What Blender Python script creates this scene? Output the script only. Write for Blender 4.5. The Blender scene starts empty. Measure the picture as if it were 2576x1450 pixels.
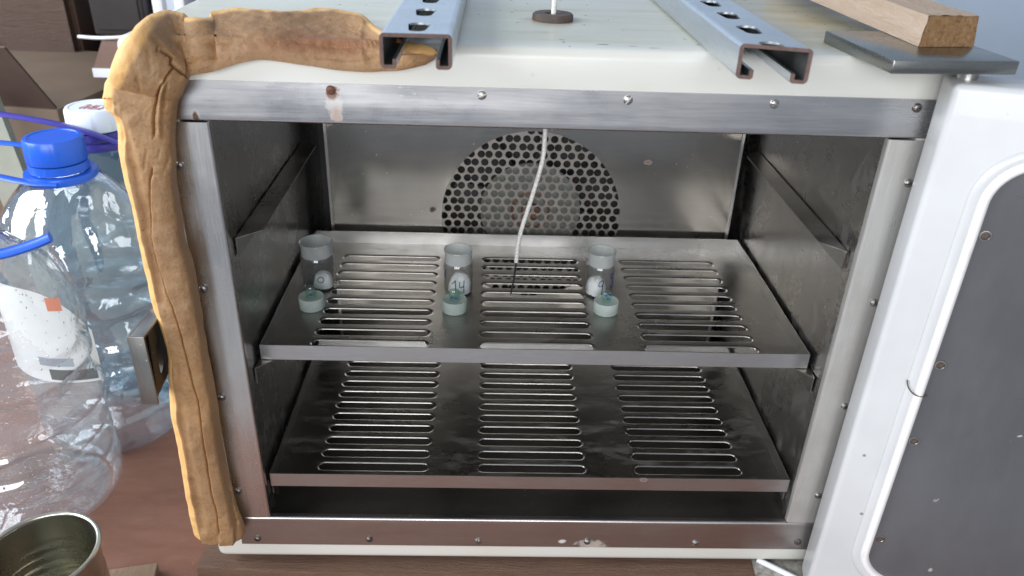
import bpy, bmesh, math, random
from mathutils import Vector, Matrix, noise
from mathutils.geometry import delaunay_2d_cdt
random.seed(7)
PI = math.pi
scene = bpy.context.scene
COL = scene.collection

# ------------------------------------------------------------------ camera, world, lights, exposure
CAM = Vector((-0.04206, -0.53183, 0.55509))
CR = Vector((0.99938502, -0.01634516, 0.03102284)).normalized()
CF = Vector((0.02917563, 0.87837239, -0.47708566)).normalized()
CU = CR.cross(CF).normalized()
FPX = 1989.96          # focal length in pixels of a 2576 px wide picture
cd = bpy.data.cameras.new('camera')
cam = bpy.data.objects.new('camera', cd)
COL.objects.link(cam)
cam.matrix_world = Matrix(((CR.x, CU.x, -CF.x, CAM.x), (CR.y, CU.y, -CF.y, CAM.y), (CR.z, CU.z, -CF.z, CAM.z), (0, 0, 0, 1)))
cd.sensor_fit = 'HORIZONTAL'; cd.sensor_width = 36.0; cd.lens = 36.0 * FPX / 2576.0
cd.clip_start = 0.01; cd.clip_end = 60
cd.dof.use_dof = True; cd.dof.focus_distance = 0.66; cd.dof.aperture_fstop = 9.0
scene.camera = cam

world = bpy.data.worlds.new('World'); scene.world = world; world.use_nodes = True
bg = world.node_tree.nodes['Background']
bg.inputs[0].default_value = (0.74, 0.82, 0.95, 1); bg.inputs[1].default_value = 0.44

def area(name, loc, target, sx, sy, power, col):
    l = bpy.data.lights.new(name, 'AREA'); l.shape = 'RECTANGLE'; l.size = sx; l.size_y = sy; l.energy = power; l.color = col
    o = bpy.data.objects.new(name, l); COL.objects.link(o); o.location = loc
    o.rotation_euler = (Vector(target) - Vector(loc)).to_track_quat('-Z', 'Y').to_euler()
    return o
area('window_light', (-1.65, -0.10, 1.00), (-0.25, 0.1, 0.1), 1.5, 1.2, 56, (0.88, 0.94, 1.0))
area('fill_light', (-0.45, -2.1, 0.80), (0.0, 0.1, 0.2), 1.8, 1.0, 43, (0.98, 0.985, 1.0))  # unseen frontal fill, added to brighten the oven chamber

scene.view_settings.view_transform = 'Standard'; scene.view_settings.look = 'None'
scene.view_settings.exposure = 0.0; scene.view_settings.gamma = 1.0; scene.view_settings.use_curve_mapping = False
scene.cycles.max_bounces = 8; scene.cycles.transparent_max_bounces = 14; scene.cycles.glossy_bounces = 5; scene.cycles.diffuse_bounces = 3

def at(x, y, ax, v):
    """point seen at picture position x, y (2576 px wide) where coordinate ax equals v"""
    d = CF + CR * ((x - 1288) / FPX) - CU * ((y - 725) / FPX)
    t = (v - CAM[ax]) / d[ax]
    return CAM + d * t
def px(P):
    d = Vector(P) - CAM; w = d.dot(CF)
    return 1288 + FPX * d.dot(CR) / w, 725 - FPX * d.dot(CU) / w

# ------------------------------------------------------------------ materials
class NT:
    def __init__(s, name):
        s.m = bpy.data.materials.new(name); s.m.use_nodes = True
        s.t = s.m.node_tree; s.n = s.t.nodes; s.n.clear()
        s.out = s.n.new('ShaderNodeOutputMaterial')
        s.tc = s.n.new('ShaderNodeTexCoord').outputs['Object']
    def link(s, a, b): s.t.links.new(a, b)
    def mapping(s, scale, loc=(0, 0, 0), vec=None):
        m = s.n.new('ShaderNodeMapping'); s.link(vec or s.tc, m.inputs[0]); m.inputs['Scale'].default_value = scale; m.inputs['Location'].default_value = loc
        return m.outputs[0]
    def noise(s, scale, detail=4, rough=0.55, vec=None, dist=0.0):
        n = s.n.new('ShaderNodeTexNoise'); s.link(vec or s.tc, n.inputs['Vector'])
        n.inputs['Scale'].default_value = scale; n.inputs['Detail'].default_value = detail; n.inputs['Roughness'].default_value = rough; n.inputs['Distortion'].default_value = dist
        return n.outputs[0]
    def voro(s, scale, vec=None, rnd=1.0):
        n = s.n.new('ShaderNodeTexVoronoi'); s.link(vec or s.tc, n.inputs['Vector']); n.inputs['Scale'].default_value = scale; n.inputs['Randomness'].default_value = rnd
        return n.outputs['Distance'], n.outputs['Color']
    def ramp(s, f, a, b, lo=0.0, hi=1.0):
        n = s.n.new('ShaderNodeMapRange'); s.link(f, n.inputs[0])
        n.inputs[1].default_value = a; n.inputs[2].default_value = b; n.inputs[3].default_value = lo; n.inputs[4].default_value = hi
        return n.outputs[0]
    def math(s, op, a, b=None, c=None):
        n = s.n.new('ShaderNodeMath'); n.operation = op
        for i, v in enumerate((a, b, c)):
            if v is None: continue
            if isinstance(v, (int, float)): n.inputs[i].default_value = v
            else: s.link(v, n.inputs[i])
        return n.outputs[0]
    def mix(s, f, a, b):
        n = s.n.new('ShaderNodeMix'); n.data_type = 'RGBA'
        if isinstance(f, (int, float)): n.inputs[0].default_value = f
        else: s.link(f, n.inputs[0])
        for i, v in ((6, a), (7, b)):
            if isinstance(v, tuple): n.inputs[i].default_value = (*v, 1) if len(v) == 3 else v
            else: s.link(v, n.inputs[i])
        return n.outputs[2]
    def sep(s):
        n = s.n.new('ShaderNodeSeparateXYZ'); s.link(s.tc, n.inputs[0]); return n.outputs
    def blob(s, c, r, wob=0.5, ns=60.0):
        """soft stain mask, 1 in the middle, about centre c with radii r"""
        v = s.n.new('ShaderNodeVectorMath'); v.operation = 'SUBTRACT'; s.link(s.tc, v.inputs[0]); v.inputs[1].default_value = c
        w = s.n.new('ShaderNodeVectorMath'); w.operation = 'DIVIDE'; s.link(v.outputs[0], w.inputs[0]); w.inputs[1].default_value = r
        l = s.n.new('ShaderNodeVectorMath'); l.operation = 'LENGTH'; s.link(w.outputs[0], l.inputs[0])
        nz = s.noise(ns, 4)
        d = s.math('ADD', l.outputs['Value'], s.math('MULTIPLY', s.math('SUBTRACT', nz, 0.5), wob * 2))
        return s.ramp(d, 1.0, 0.45)
    def bump(s, h, strength, dist=0.001):
        b = s.n.new('ShaderNodeBump'); s.link(h, b.inputs['Height']); b.inputs['Strength'].default_value = strength; b.inputs['Distance'].default_value = dist
        return b.outputs[0]
    def bsdf(s, col, rough=0.5, metal=0.0, normal=None, **kw):
        p = s.n.new('ShaderNodeBsdfPrincipled')
        for k, v in (('Base Color', col), ('Roughness', rough), ('Metallic', metal)):
            if isinstance(v, tuple): p.inputs[k].default_value = (*v, 1)
            elif isinstance(v, (int, float)): p.inputs[k].default_value = v
            else: s.link(v, p.inputs[k])
        for k, v in kw.items():
            k = k.replace('_', ' ')
            p.inputs[k].default_value = v
        if normal is not None: s.link(normal, p.inputs['Normal'])
        s.link(p.outputs[0], s.out.inputs[0]); return p

def steel(name, col, rough=0.3, streak=(4, 60, 60), stains=(), wave=0.25, dirt=0.5, specks=True, metal=1.0, residue=0.0):
    s = NT(name)
    st = s.noise(22, 5, 0.6, s.mapping(streak))
    cl = s.noise(14, 5, 0.6)
    c = s.mix(s.ramp(st, 0.3, 0.7, 0, 1.0), tuple(v * 0.94 for v in col), tuple(min(1, v * 1.06) for v in col))
    c = s.mix(s.ramp(cl, 0.45, 0.75, 0, dirt), c, (col[0] * 0.62, col[1] * 0.58, col[2] * 0.52))
    r = s.math('ADD', s.ramp(cl, 0.3, 0.75, rough * 0.8, rough * 1.25), s.ramp(st, 0.3, 0.7, -0.015, 0.02))
    if specks:
        d, vc = s.voro(150)
        sp = s.math('MULTIPLY', s.ramp(d, 0.10, 0.05), s.ramp(s.noise(23, 3), 0.56, 0.6))
        c = s.mix(sp, c, (0.62, 0.6, 0.55)); r = s.math('ADD', r, s.math('MULTIPLY', sp, 0.3))
    mt = metal
    if residue:        # baked-on dust and dried spills
        rz = s.math('MULTIPLY', s.ramp(s.noise(34, 6, 0.7, s.mapping((0.6, 1.5, 1))), 0.50, 0.68), residue)
        c = s.mix(rz, c, (0.34, 0.325, 0.29)); r = s.math('ADD', r, s.math('MULTIPLY', rz, 0.3)); mt = s.math('SUBTRACT', metal, s.math('MULTIPLY', rz, 0.7))
    for (ce, ra, co, *stg) in stains:
        k = s.math('MULTIPLY', s.blob(ce, ra, 0.75, 220), stg[0] if stg else 1.0); c = s.mix(k, c, co); r = s.math('ADD', r, s.math('MULTIPLY', k, 0.35))
        mt = s.math('MULTIPLY_ADD', k, -0.85, mt) if isinstance(mt, float) else s.math('SUBTRACT', mt, s.math('MULTIPLY', k, 0.85))
    s.bsdf(c, r, mt, s.bump(s.noise(9, 2, 0.4), wave, 0.004))
    return s.m

M = {}
M['steel'] = steel('brushed_steel', (0.50, 0.49, 0.475), 0.3, (40, 4, 40))
M['steel_wall'] = steel('chamber_steel', (0.48, 0.465, 0.45), 0.27, (30, 3, 60), wave=0.03, dirt=0.25, residue=0.25, stains=(((0.2362, 0.018, 0.289), (0.05, 0.004, 0.010), (0.20, 0.085, 0.04), 0.8),))
M['steel_floor'] = steel('chamber_floor_steel', (0.22, 0.205, 0.19), 0.5, (3, 30, 60), wave=0.05, dirt=0.6)  # darker than the walls: shade under the trays put into the colour
M['steel_panel'] = steel('back_panel_steel', (0.43, 0.41, 0.38), 0.20, (2, 40, 60), wave=0.03, dirt=0.2,
    stains=(((-0.105, 0.27, 0.215), (0.004, 0.1, 0.004), (0.06, 0.04, 0.03)), ((0.125, 0.27, 0.275), (0.005, 0.1, 0.003), (0.25, 0.16, 0.13))))
M['steel_tray'] = steel('tray_steel', (0.355, 0.345, 0.325), 0.30, (3, 40, 40), wave=0.06, dirt=0.6, residue=0.45)
M['steel_guard'] = steel('fan_guard_steel', (0.33, 0.30, 0.275), 0.42, (30, 30, 30), wave=0.03, dirt=0.6, residue=0.4)
M['steel_rim'] = steel('tray_rim_steel', (0.55, 0.545, 0.54), 0.33, (3, 40, 40), wave=0.12, dirt=0.35,
    stains=(((0.10, 0.008, 0.0690), (0.004, 0.05, 0.003), (0.16, 0.06, 0.03), 0.8),))
M['steel_frame_top'] = steel('frame_strip_steel', (0.58, 0.575, 0.58), 0.3, (2, 40, 50), wave=0.2, dirt=0.35,
    stains=(((-0.1495, 0, 0.4128), (0.0062, 0.1, 0.0062), (0.15, 0.05, 0.022)), ((-0.1485, 0, 0.405), (0.006, 0.1, 0.011), (0.42, 0.36, 0.30), 0.4), ((-0.148, 0, 0.3985), (0.0042, 0.1, 0.0065), (0.36, 0.20, 0.11), 0.6),
            ((-0.243, 0, 0.395), (0.003, 0.1, 0.005), (0.10, 0.05, 0.03))))
M['steel_frame_side'] = steel('frame_side_steel', (0.66, 0.65, 0.635), 0.28, (50, 40, 2), wave=0.3, dirt=0.3)
M['steel_frame_right'] = steel('frame_right_reflect_steel', (0.58, 0.565, 0.54), 0.34, (50, 40, 2), wave=0.35, dirt=0.5, metal=0.6)  # worn steel, paler and less metallic to carry the open door's reflection
M['steel_frame_bot'] = steel('frame_bottom_steel', (0.52, 0.49, 0.48), 0.33, (2, 40, 50), wave=0.3, dirt=0.5,
    stains=(((0.057, 0, -0.002), (0.016, 0.1, 0.006), (0.40, 0.35, 0.29)), ((0.03, 0, 0.001), (0.004, 0.1, 0.003), (0.6, 0.58, 0.55))))
M['zinc'] = steel('galvanised_steel', (0.60, 0.635, 0.67), 0.36, (30, 3, 30), wave=0.12, dirt=0.35)
M['plate'] = steel('hinge_plate_steel', (0.31, 0.315, 0.30), 0.28, (4, 40, 40), wave=0.1, dirt=0.6)
M['latchm'] = steel('latch_steel', (0.30, 0.295, 0.28), 0.38, (30, 30, 4), wave=0.15, dirt=0.6,
    stains=(((-0.292, 0.0, 0.243), (0.01, 0.012, 0.01), (0.3, 0.16, 0.06)),))
M['latch_dark'] = steel('latch_cheek_steel', (0.12, 0.115, 0.11), 0.5, (30, 30, 4), wave=0.1)
M['screw'] = steel('screw_steel', (0.42, 0.41, 0.39), 0.34, (60, 60, 60), wave=0.0, specks=False)
M['screw_dark'] = steel('screw_dark', (0.22, 0.20, 0.19), 0.4, (60, 60, 60), wave=0.0, specks=False)
M['screw_rust'] = steel('screw_rust', (0.16, 0.075, 0.05), 0.6, (60, 60, 60), wave=0.0, specks=False, metal=0.4)
M['tin'] = steel('tinplate', (0.55, 0.54, 0.47), 0.28, (20, 20, 60), wave=0.4, dirt=0.7)

def simple(name, col, rough=0.5, var=0.12, ns=40, bump=0.0, bs=200, **kw):
    s = NT(name); n = s.noise(ns, 5, 0.6)
    c = s.mix(s.ramp(n, 0.3, 0.7), tuple(max(0, v * (1 - var)) for v in col), tuple(min(1, v * (1 + var)) for v in col))
    nm = s.bump(s.noise(bs, 4), bump, 0.001) if bump else None
    s.bsdf(c, rough, 0.0, nm, **kw); return s.m

def enamel():
    s = NT('white_enamel'); xyz = s.sep()
    base = (0.645, 0.64, 0.59)
    n1 = s.noise(7, 5, 0.6, s.mapping((0.5, 1.6, 1)))
    # the top has yellowed and greyed with heat, the front has not
    top = s.ramp(xyz[1], 0.004, 0.03)
    c = s.mix(s.math('MULTIPLY', top, s.ramp(n1, 0.3, 0.65, 0.6, 1.0)), base, (0.43, 0.425, 0.345))
    yel = s.math('MULTIPLY', top, s.math('MULTIPLY', s.ramp(xyz[0], 0.12, 0.2), s.ramp(s.noise(16, 5, 0.6, s.mapping((0.7, 1.5, 1))), 0.38, 0.62)))
    c = s.mix(yel, c, (0.42, 0.36, 0.20))
    grn = s.math('MULTIPLY', top, s.math('MULTIPLY', s.ramp(s.math('ABSOLUTE', s.math('ADD', xyz[0], 0.035)), 0.05, 0.0), 0.6))
    c = s.mix(grn, c, (0.50, 0.50, 0.38))
    ring = s.blob((0.0033, 0.105, 0.446), (0.027, 0.016, 0.1), 0.5, 70)
    c = s.mix(s.math('MULTIPLY', ring, 0.8), c, (0.30, 0.15, 0.06))
    for ce, ra in (((0.032, 0.018, 0.446), (0.0055, 0.0016, 1)), ((0.052, 0.015, 0.446), (0.0045, 0.0010, 1)), ((0.066, 0.011, 0.446), (0.005, 0.001, 1)), ((0.235, 0.03, 0.446), (0.004, 0.001, 1)), ((0.005, 0.03, 0.446), (0.003, 0.0012, 1))):
        c = s.mix(s.blob(ce, ra, 0.3, 300), c, (0.06, 0.05, 0.045))
    d, vc = s.voro(80, s.mapping((1, 0.8, 1)))
    sp = s.math('MULTIPLY', s.ramp(d, 0.11, 0.07), s.math('MULTIPLY', s.ramp(s.noise(19, 2), 0.50, 0.54), s.ramp(xyz[2], 0.435, 0.444)))
    c = s.mix(sp, c, (0.05, 0.045, 0.04))
    d2, _ = s.voro(38); rs = s.math('MULTIPLY', s.ramp(d2, 0.08, 0.02), s.ramp(s.noise(13, 2), 0.55, 0.62, 0, 0.5))
    c = s.mix(rs, c, (0.5, 0.34, 0.2))
    gr = s.math('MULTIPLY', top, s.ramp(s.noise(28, 7, 0.75, s.mapping((0.6, 1.6, 1))), 0.55, 0.75, 0, 0.65))
    c = s.mix(gr, c, (0.27, 0.225, 0.14))
    smear = s.math('MULTIPLY', s.ramp(s.noise(10, 6, 0.7, s.mapping((1, 6, 6))), 0.5, 0.72, 0, 0.5), 1.0)
    c = s.mix(smear, c, (0.62, 0.57, 0.47))
    s.bsdf(c, s.ramp(n1, 0.3, 0.7, 0.28, 0.45), 0.0, s.bump(s.noise(60, 3), 0.04, 0.001), Coat_Weight=0.2, Coat_Roughness=0.15)
    return s.m
M['enamel'] = enamel()
def door_white():
    s = NT('door_white_enamel')
    d, vc = s.voro(45); sp = s.math('MULTIPLY', s.ramp(d, 0.09, 0.04), s.ramp(s.noise(17, 2), 0.48, 0.52))
    c = s.mix(s.ramp(s.noise(12, 4), 0.35, 0.7), (0.62, 0.625, 0.625), (0.55, 0.555, 0.56))
    c = s.mix(sp, c, (0.22, 0.2, 0.24))
    scr = s.math('MULTIPLY', s.ramp(s.noise(30, 3, 0.5, s.mapping((1, 1, 0.25))), 0.73, 0.76), 0.6)
    c = s.mix(scr, c, (0.5, 0.46, 0.45))
    s.bsdf(c, 0.32, 0.0, None, Coat_Weight=0.2); return s.m
M['door_white'] = door_white()
def lip_white():
    s = NT('seal_lip_white')
    c = s.mix(s.ramp(s.noise(90, 5, 0.7, s.mapping((1, 1, 0.35))), 0.62, 0.75), (0.80, 0.78, 0.77), (0.58, 0.50, 0.43))
    s.bsdf(c, 0.42); return s.m
M['lip'] = lip_white()
def door_grey():
    s = NT('door_panel_grey')
    st = s.noise(8, 5, 0.6, s.mapping((3, 3, 1)))
    c = s.mix(s.ramp(st, 0.3, 0.7), (0.135, 0.135, 0.142), (0.170, 0.170, 0.178))
    chip = s.math('MULTIPLY', s.ramp(s.noise(46, 3, 0.5), 0.69, 0.70), s.ramp(s.noise(9, 2), 0.42, 0.47))
    c = s.mix(chip, c, (0.6, 0.6, 0.56))
    scr = s.ramp(s.noise(16, 5, 0.65, s.mapping((1, 1, 7))), 0.70, 0.73, 0, 0.7)
    c = s.mix(scr, c, (0.07, 0.07, 0.085))
    sm = s.noise(5, 5, 0.65, s.mapping((2, 2, 1)))
    c = s.mix(s.ramp(sm, 0.45, 0.75, 0, 0.5), c, (0.20, 0.20, 0.215))
    s.bsdf(c, s.ramp(sm, 0.3, 0.7, 0.30, 0.48), 0.5, s.bump(s.noise(7, 2), 0.06, 0.004)); return s.m
M['door_grey'] = door_grey()
def rubber():
    s = NT('ochre_silicone_rubber')
    n = s.noise(22, 5, 0.6); n2 = s.noise(8, 3); f = s.noise(420, 3, 0.7)
    c = s.mix(s.ramp(n2, 0.35, 0.65), (0.345, 0.195, 0.083), (0.235, 0.128, 0.058))
    c = s.mix(s.ramp(n, 0.45, 0.7, 0, 0.4), c, (0.26, 0.165, 0.088))
    c = s.mix(s.ramp(f, 0.55, 0.70, 0, 0.6), c, (0.15, 0.08, 0.035))
    d, _ = s.voro(230); c = s.mix(s.math('MULTIPLY', s.ramp(d, 0.14, 0.08), s.ramp(s.noise(37, 2), 0.5, 0.56)), c, (0.11, 0.055, 0.025))
    at_ = s.n.new('ShaderNodeAttribute'); at_.attribute_name = 'lip_light_mask'
    c = s.mix(s.ramp(at_.outputs['Fac'], 0, 1, 0.9, 0), c, (0.68, 0.40, 0.15))  # paler ochre painted in for light caught on the outer lip
    burn = s.blob((-0.155, -0.02, 0.446), (0.06, 0.05, 0.009), 0.5, 50); c = s.mix(s.math('MULTIPLY', burn, 0.65), c, (0.20, 0.075, 0.035))
    p = s.bsdf(c, 0.62, 0.0, s.bump(s.math('ADD', f, s.math('MULTIPLY', n, 2)), 0.6, 0.0010), Subsurface_Weight=0.25, Subsurface_Scale=0.010)
    p.inputs['Subsurface Radius'].default_value = (1.0, 0.5, 0.18); p.subsurface_method = 'BURLEY'
    return s.m
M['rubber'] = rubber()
def wood(name, a, b, axis=(3, 45, 45), rough=0.7):
    s = NT(name)
    g = s.noise(7, 6, 0.65, s.mapping(axis), 1.0)
    c = s.mix(s.ramp(g, 0.3, 0.7), a, b)
    f = s.noise(60, 4, 0.7, s.mapping(axis)); c = s.mix(s.ramp(f, 0.6, 0.75, 0, 0.6), c, tuple(v * 0.4 for v in a))
    s.bsdf(c, rough, 0.0, s.bump(s.math('ADD', g, f), 0.9, 0.003)); return s.m
M['plank'] = wood('raw_pine', (0.62, 0.44, 0.31), (0.74, 0.57, 0.44), (40, 5, 40), 0.85)
M['plank_end'] = wood('pine_end_grain', (0.26, 0.12, 0.045), (0.62, 0.38, 0.18), (50, 50, 35), 0.9)
M['board'] = wood('brown_board', (0.16, 0.085, 0.055), (0.235, 0.135, 0.085), (3, 30, 30), 0.6)
M['block'] = wood('light_block', (0.34, 0.22, 0.14), (0.42, 0.29, 0.19), (30, 3, 30), 0.75)
M['furn'] = wood('furniture_veneer', (0.085, 0.048, 0.034), (0.11, 0.062, 0.045), (3, 20, 20), 0.45)
M['veneer_top'] = wood('worn_veneer_top', (0.24, 0.13, 0.09), (0.30, 0.175, 0.125), (3, 20, 20), 0.4)
def table():
    s = NT('table_brown')
    g = s.noise(6, 6, 0.6, s.mapping((2, 6, 6))); f = s.noise(40, 5, 0.7, s.mapping((1, 3, 1)))
    c = s.mix(s.ramp(g, 0.3, 0.7), (0.175, 0.074, 0.046), (0.235, 0.110, 0.074))
    c = s.mix(s.ramp(f, 0.5, 0.75, 0, 0.4), c, (0.26, 0.16, 0.125))
    d, _ = s.voro(330); near = s.blob((-0.27, -0.02, -0.05), (0.09, 0.07, 1), 0.4, 30)
    crumbs = s.math('MULTIPLY', s.math('MULTIPLY', s.ramp(d, 0.2, 0.12), s.ramp(s.noise(60, 3), 0.48, 0.56)), near)
    c = s.mix(crumbs, c, (0.55, 0.30, 0.12))
    s.bsdf(c, s.ramp(f, 0.3, 0.7, 0.5, 0.68), 0.0, s.bump(f, 0.12, 0.001), Specular_IOR_Level=0.3); return s.m
M['table'] = table()
M['wall'] = simple('blue_wall_paint', (0.50, 0.60, 0.72), 0.6, 0.06, 5)
M['lino'] = simple('grey_linoleum', (0.36, 0.36, 0.37), 0.5, 0.12, 8)
M['cardboard'] = simple('cardboard', (0.15, 0.105, 0.072), 0.8, 0.1, 12, 0.1)
M['cardboard_dark'] = simple('cardboard_flap', (0.075, 0.048, 0.037), 0.8, 0.15, 12, 0.1)
M['white_plastic'] = simple('white_plastic', (0.72, 0.74, 0.77), 0.35, 0.04)
M['pale_board'] = simple('pale_green_board', (0.30, 0.31, 0.26), 0.6, 0.15, 15)
M['black'] = simple('black_plastic', (0.035, 0.03, 0.03), 0.3, 0.1)
M['maroon'] = simple('maroon_cloth', (0.13, 0.03, 0.04), 0.8, 0.2)
M['blue'] = simple('blue_plastic', (0.012, 0.10, 0.58), 0.33, 0.06, 40, 0.0, Coat_Weight=0.1, Subsurface_Weight=0.0)
M['purple'] = simple('violet_plastic', (0.055, 0.045, 0.32), 0.35, 0.06)
M['cap_white'] = simple('cap_white', (0.68, 0.74, 0.84), 0.4, 0.03)
M['red_print'] = simple('red_print', (0.42, 0.05, 0.04), 0.5, 0.05)
M['label_white'] = simple('label_paper', (0.80, 0.80, 0.77), 0.45, 0.03)
M['label_orange'] = simple('label_orange', (0.75, 0.14, 0.02), 0.45, 0.05)
M['label_black'] = simple('label_black', (0.02, 0.02, 0.022), 0.45, 0.05)
M['label_grey'] = simple('label_print', (0.32, 0.36, 0.40), 0.5, 0.05)
M['rust'] = simple('rusty_iron', (0.085, 0.062, 0.052), 0.7, 0.3, 120, 0.3, 400)
M['cut'] = simple('sawn_rusty_edge', (0.105, 0.06, 0.05), 0.65, 0.3, 200, 0.3, 500)
M['stone'] = simple('speckled_stone', (0.26, 0.245, 0.22), 0.7, 0.55, 160, 0.4, 300)
M['seam'] = simple('dirty_seam', (0.36, 0.27, 0.21), 0.8, 0.6, 70)
M['zinc_inside'] = simple('shaded_inside', (0.035, 0.037, 0.036), 0.6, 0.3, 60)  # near-black colour stands for the shade inside the channels
M['foot'] = simple('rubber_foot', (0.05, 0.06, 0.075), 0.5, 0.1)
M['powder'] = simple('white_powder', (0.86, 0.86, 0.87), 0.9, 0.03, 300, 0.6, 700)
M['ink'] = simple('violet_ink', (0.03, 0.012, 0.13), 0.5, 0.05)
M['ink_blue'] = simple('blue_ink', (0.01, 0.06, 0.36), 0.5, 0.05)
M['fan_grey'] = simple('fan_grey_green', (0.19, 0.20, 0.18), 0.6, 0.1, 30)
M['fan_brown'] = simple('fan_hub_brown', (0.17, 0.09, 0.05), 0.6, 0.3, 60)
M['dark'] = simple('dark_sheet', (0.045, 0.043, 0.042), 0.6, 0.2)  # near-black sheet for rear wall, fan blades and bushing disc
M['probe'] = simple('probe_sheath', (0.03, 0.03, 0.032), 0.4, 0.1)
def braid():
    s = NT('braided_glass_fibre')
    d, _ = s.voro(900, s.mapping((1, 1, 0.5))); c = s.mix(s.ramp(d, 0.2, 0.6), (0.90, 0.89, 0.86), (0.66, 0.64, 0.60))
    s.bsdf(c, 0.55, 0.0, s.bump(d, 0.6, 0.0005)); return s.m
M['braid'] = braid()

def clear(name, tint, ior=1.5, haze=0.0, rough=0.03, boost=1.0, bump=0.0, bs=25, droplets=False, hcol=(0.82, 0.86, 0.91)):
    """thin clear wall: light passes straight through, reflections by Fresnel"""
    s = NT(name)
    tr = s.n.new('ShaderNodeBsdfTransparent'); tr.inputs[0].default_value = (*tint, 1)
    gl = s.n.new('ShaderNodeBsdfGlossy'); gl.inputs['Roughness'].default_value = rough
    geo = s.n.new('ShaderNodeNewGeometry'); dt = s.n.new('ShaderNodeVectorMath'); dt.operation = 'DOT_PRODUCT'
    s.link(geo.outputs['Incoming'], dt.inputs[0]); s.link(geo.outputs['Normal'], dt.inputs[1]); f0 = ((ior - 1) / (ior + 1)) ** 2
    if bump or droplets:
        h = s.noise(bs, 3, 0.5, None, 0.6)
        if droplets:
            d, _ = s.voro(170); h = s.math('ADD', s.math('MULTIPLY', h, 2.0), s.ramp(d, 0.22, 0.05, 0, 0.9))
        nb = s.bump(h, max(bump, 0.3), 0.006)
        s.link(nb, gl.inputs['Normal']); s.link(nb, dt.inputs[1])
    # Schlick reflectance, the same for both faces of the thin wall
    sch = s.math('MULTIPLY_ADD', s.math('POWER', s.math('SUBTRACT', 1.0, s.math('MINIMUM', s.math('ABSOLUTE', dt.outputs['Value']), 1.0)), 5.0), 1 - f0, f0)
    f = s.math('MINIMUM', s.math('MULTIPLY', sch, boost), 1.0)
    mx = s.n.new('ShaderNodeMixShader'); s.link(f, mx.inputs[0]); s.link(tr.outputs[0], mx.inputs[1]); s.link(gl.outputs[0], mx.inputs[2])
    last = mx.outputs[0]
    if haze:
        df = s.n.new('ShaderNodeBsdfTranslucent'); df.inputs[0].default_value = (*hcol, 1)
        d2 = s.n.new('ShaderNodeBsdfDiffuse'); d2.inputs[0].default_value = (*hcol, 1)
        a = s.n.new('ShaderNodeMixShader'); a.inputs[0].default_value = 0.5; s.link(df.outputs[0], a.inputs[1]); s.link(d2.outputs[0], a.inputs[2])
        b = s.n.new('ShaderNodeMixShader'); s.link(last, b.inputs[1]); s.link(a.outputs[0], b.inputs[2])
        s.link(s.ramp(s.noise(18, 4), 0.35, 0.7, haze * 0.75, haze * 1.25), b.inputs[0]); last = b.outputs[0]
    s.link(last, s.out.inputs[0]); return s.m
M['pet'] = clear('clear_pet', (0.95, 0.98, 1.0), 1.5, 0.055, 0.02, 4.5, 0.4, 26, hcol=(0.74, 0.87, 1.0))  # bluish haze colour stands in for window reflections in the wall
M['pet_blue'] = clear('blue_tinted_pet', (0.70, 0.88, 0.96), 1.5, 0.08, 0.02, 4.0, 0.4, 26, hcol=(0.5, 0.78, 1.0))
M['pet_hazy'] = clear('fogged_pet', (0.94, 0.96, 0.98), 1.5, 0.10, 0.025, 4.5, 0.45, 22, True)
M['glass'] = clear('vial_glass', (0.975, 0.985, 0.98), 1.5, 0.02, 0.02, 1.6)
M['frost'] = clear('frosted_glass', (0.86, 0.89, 0.88), 1.45, 0.5, 0.25, 1.0, hcol=(0.90, 0.92, 0.92))
M['frost_green'] = clear('frosted_green_glass', (0.62, 0.80, 0.70), 1.45, 1.0, 0.18, 1.2, hcol=(0.72, 0.81, 0.76))
M['knob'] = clear('green_glass', (0.72, 0.88, 0.80), 1.5, 0.06, 0.03, 1.8)

# ------------------------------------------------------------------ mesh helpers
def mesh(name, verts, faces, mat, parent=None, smooth=None, **tags):
    me = bpy.data.meshes.new(name); me.from_pydata([tuple(v) for v in verts], [], faces); me.update()
    bm = bmesh.new(); bm.from_mesh(me); bmesh.ops.recalc_face_normals(bm, faces=bm.faces[:]); bm.to_mesh(me); bm.free()
    mats = mat if isinstance(mat, (list, tuple)) else [mat]
    for m in mats: me.materials.append(M[m] if isinstance(m, str) else m)
    o = bpy.data.objects.new(name, me); COL.objects.link(o)
    if parent is not None: attach(o, parent)
    if smooth is not None:
        for p in me.polygons: p.use_smooth = True
        me.set_sharp_from_angle(angle=math.radians(smooth))
    for k, v in tags.items(): o[k] = v
    return o
def attach(o, parent):
    """meshes are written in world coordinates; keep them there under a parent that is only translated"""
    o.parent = parent; o.matrix_parent_inverse = Matrix.Translation(-parent.location)
def empty(name, loc, label, cat, group=None):
    o = bpy.data.objects.new(name, None); COL.objects.link(o); o.location = loc; o.empty_display_size = 0.02
    o['label'] = label; o['category'] = cat
    if group: o['group'] = group
    return o
def box(x0, x1, y0, y1, z0, z1):
    v = [(x, y, z) for x in (x0, x1) for y in (y0, y1) for z in (z0, z1)]
    return v, [(0, 1, 3, 2), (4, 6, 7, 5), (0, 4, 5, 1), (2, 3, 7, 6), (0, 2, 6, 4), (1, 5, 7, 3)]
def join(*parts):
    V, F = [], []
    for v, f in parts:
        k = len(V); V += [tuple(p) for p in v]; F += [tuple(i + k for i in q) for q in f]
    return V, F
def xform(vf, mtx): return [mtx @ Vector(p) for p in vf[0]], vf[1]
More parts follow.
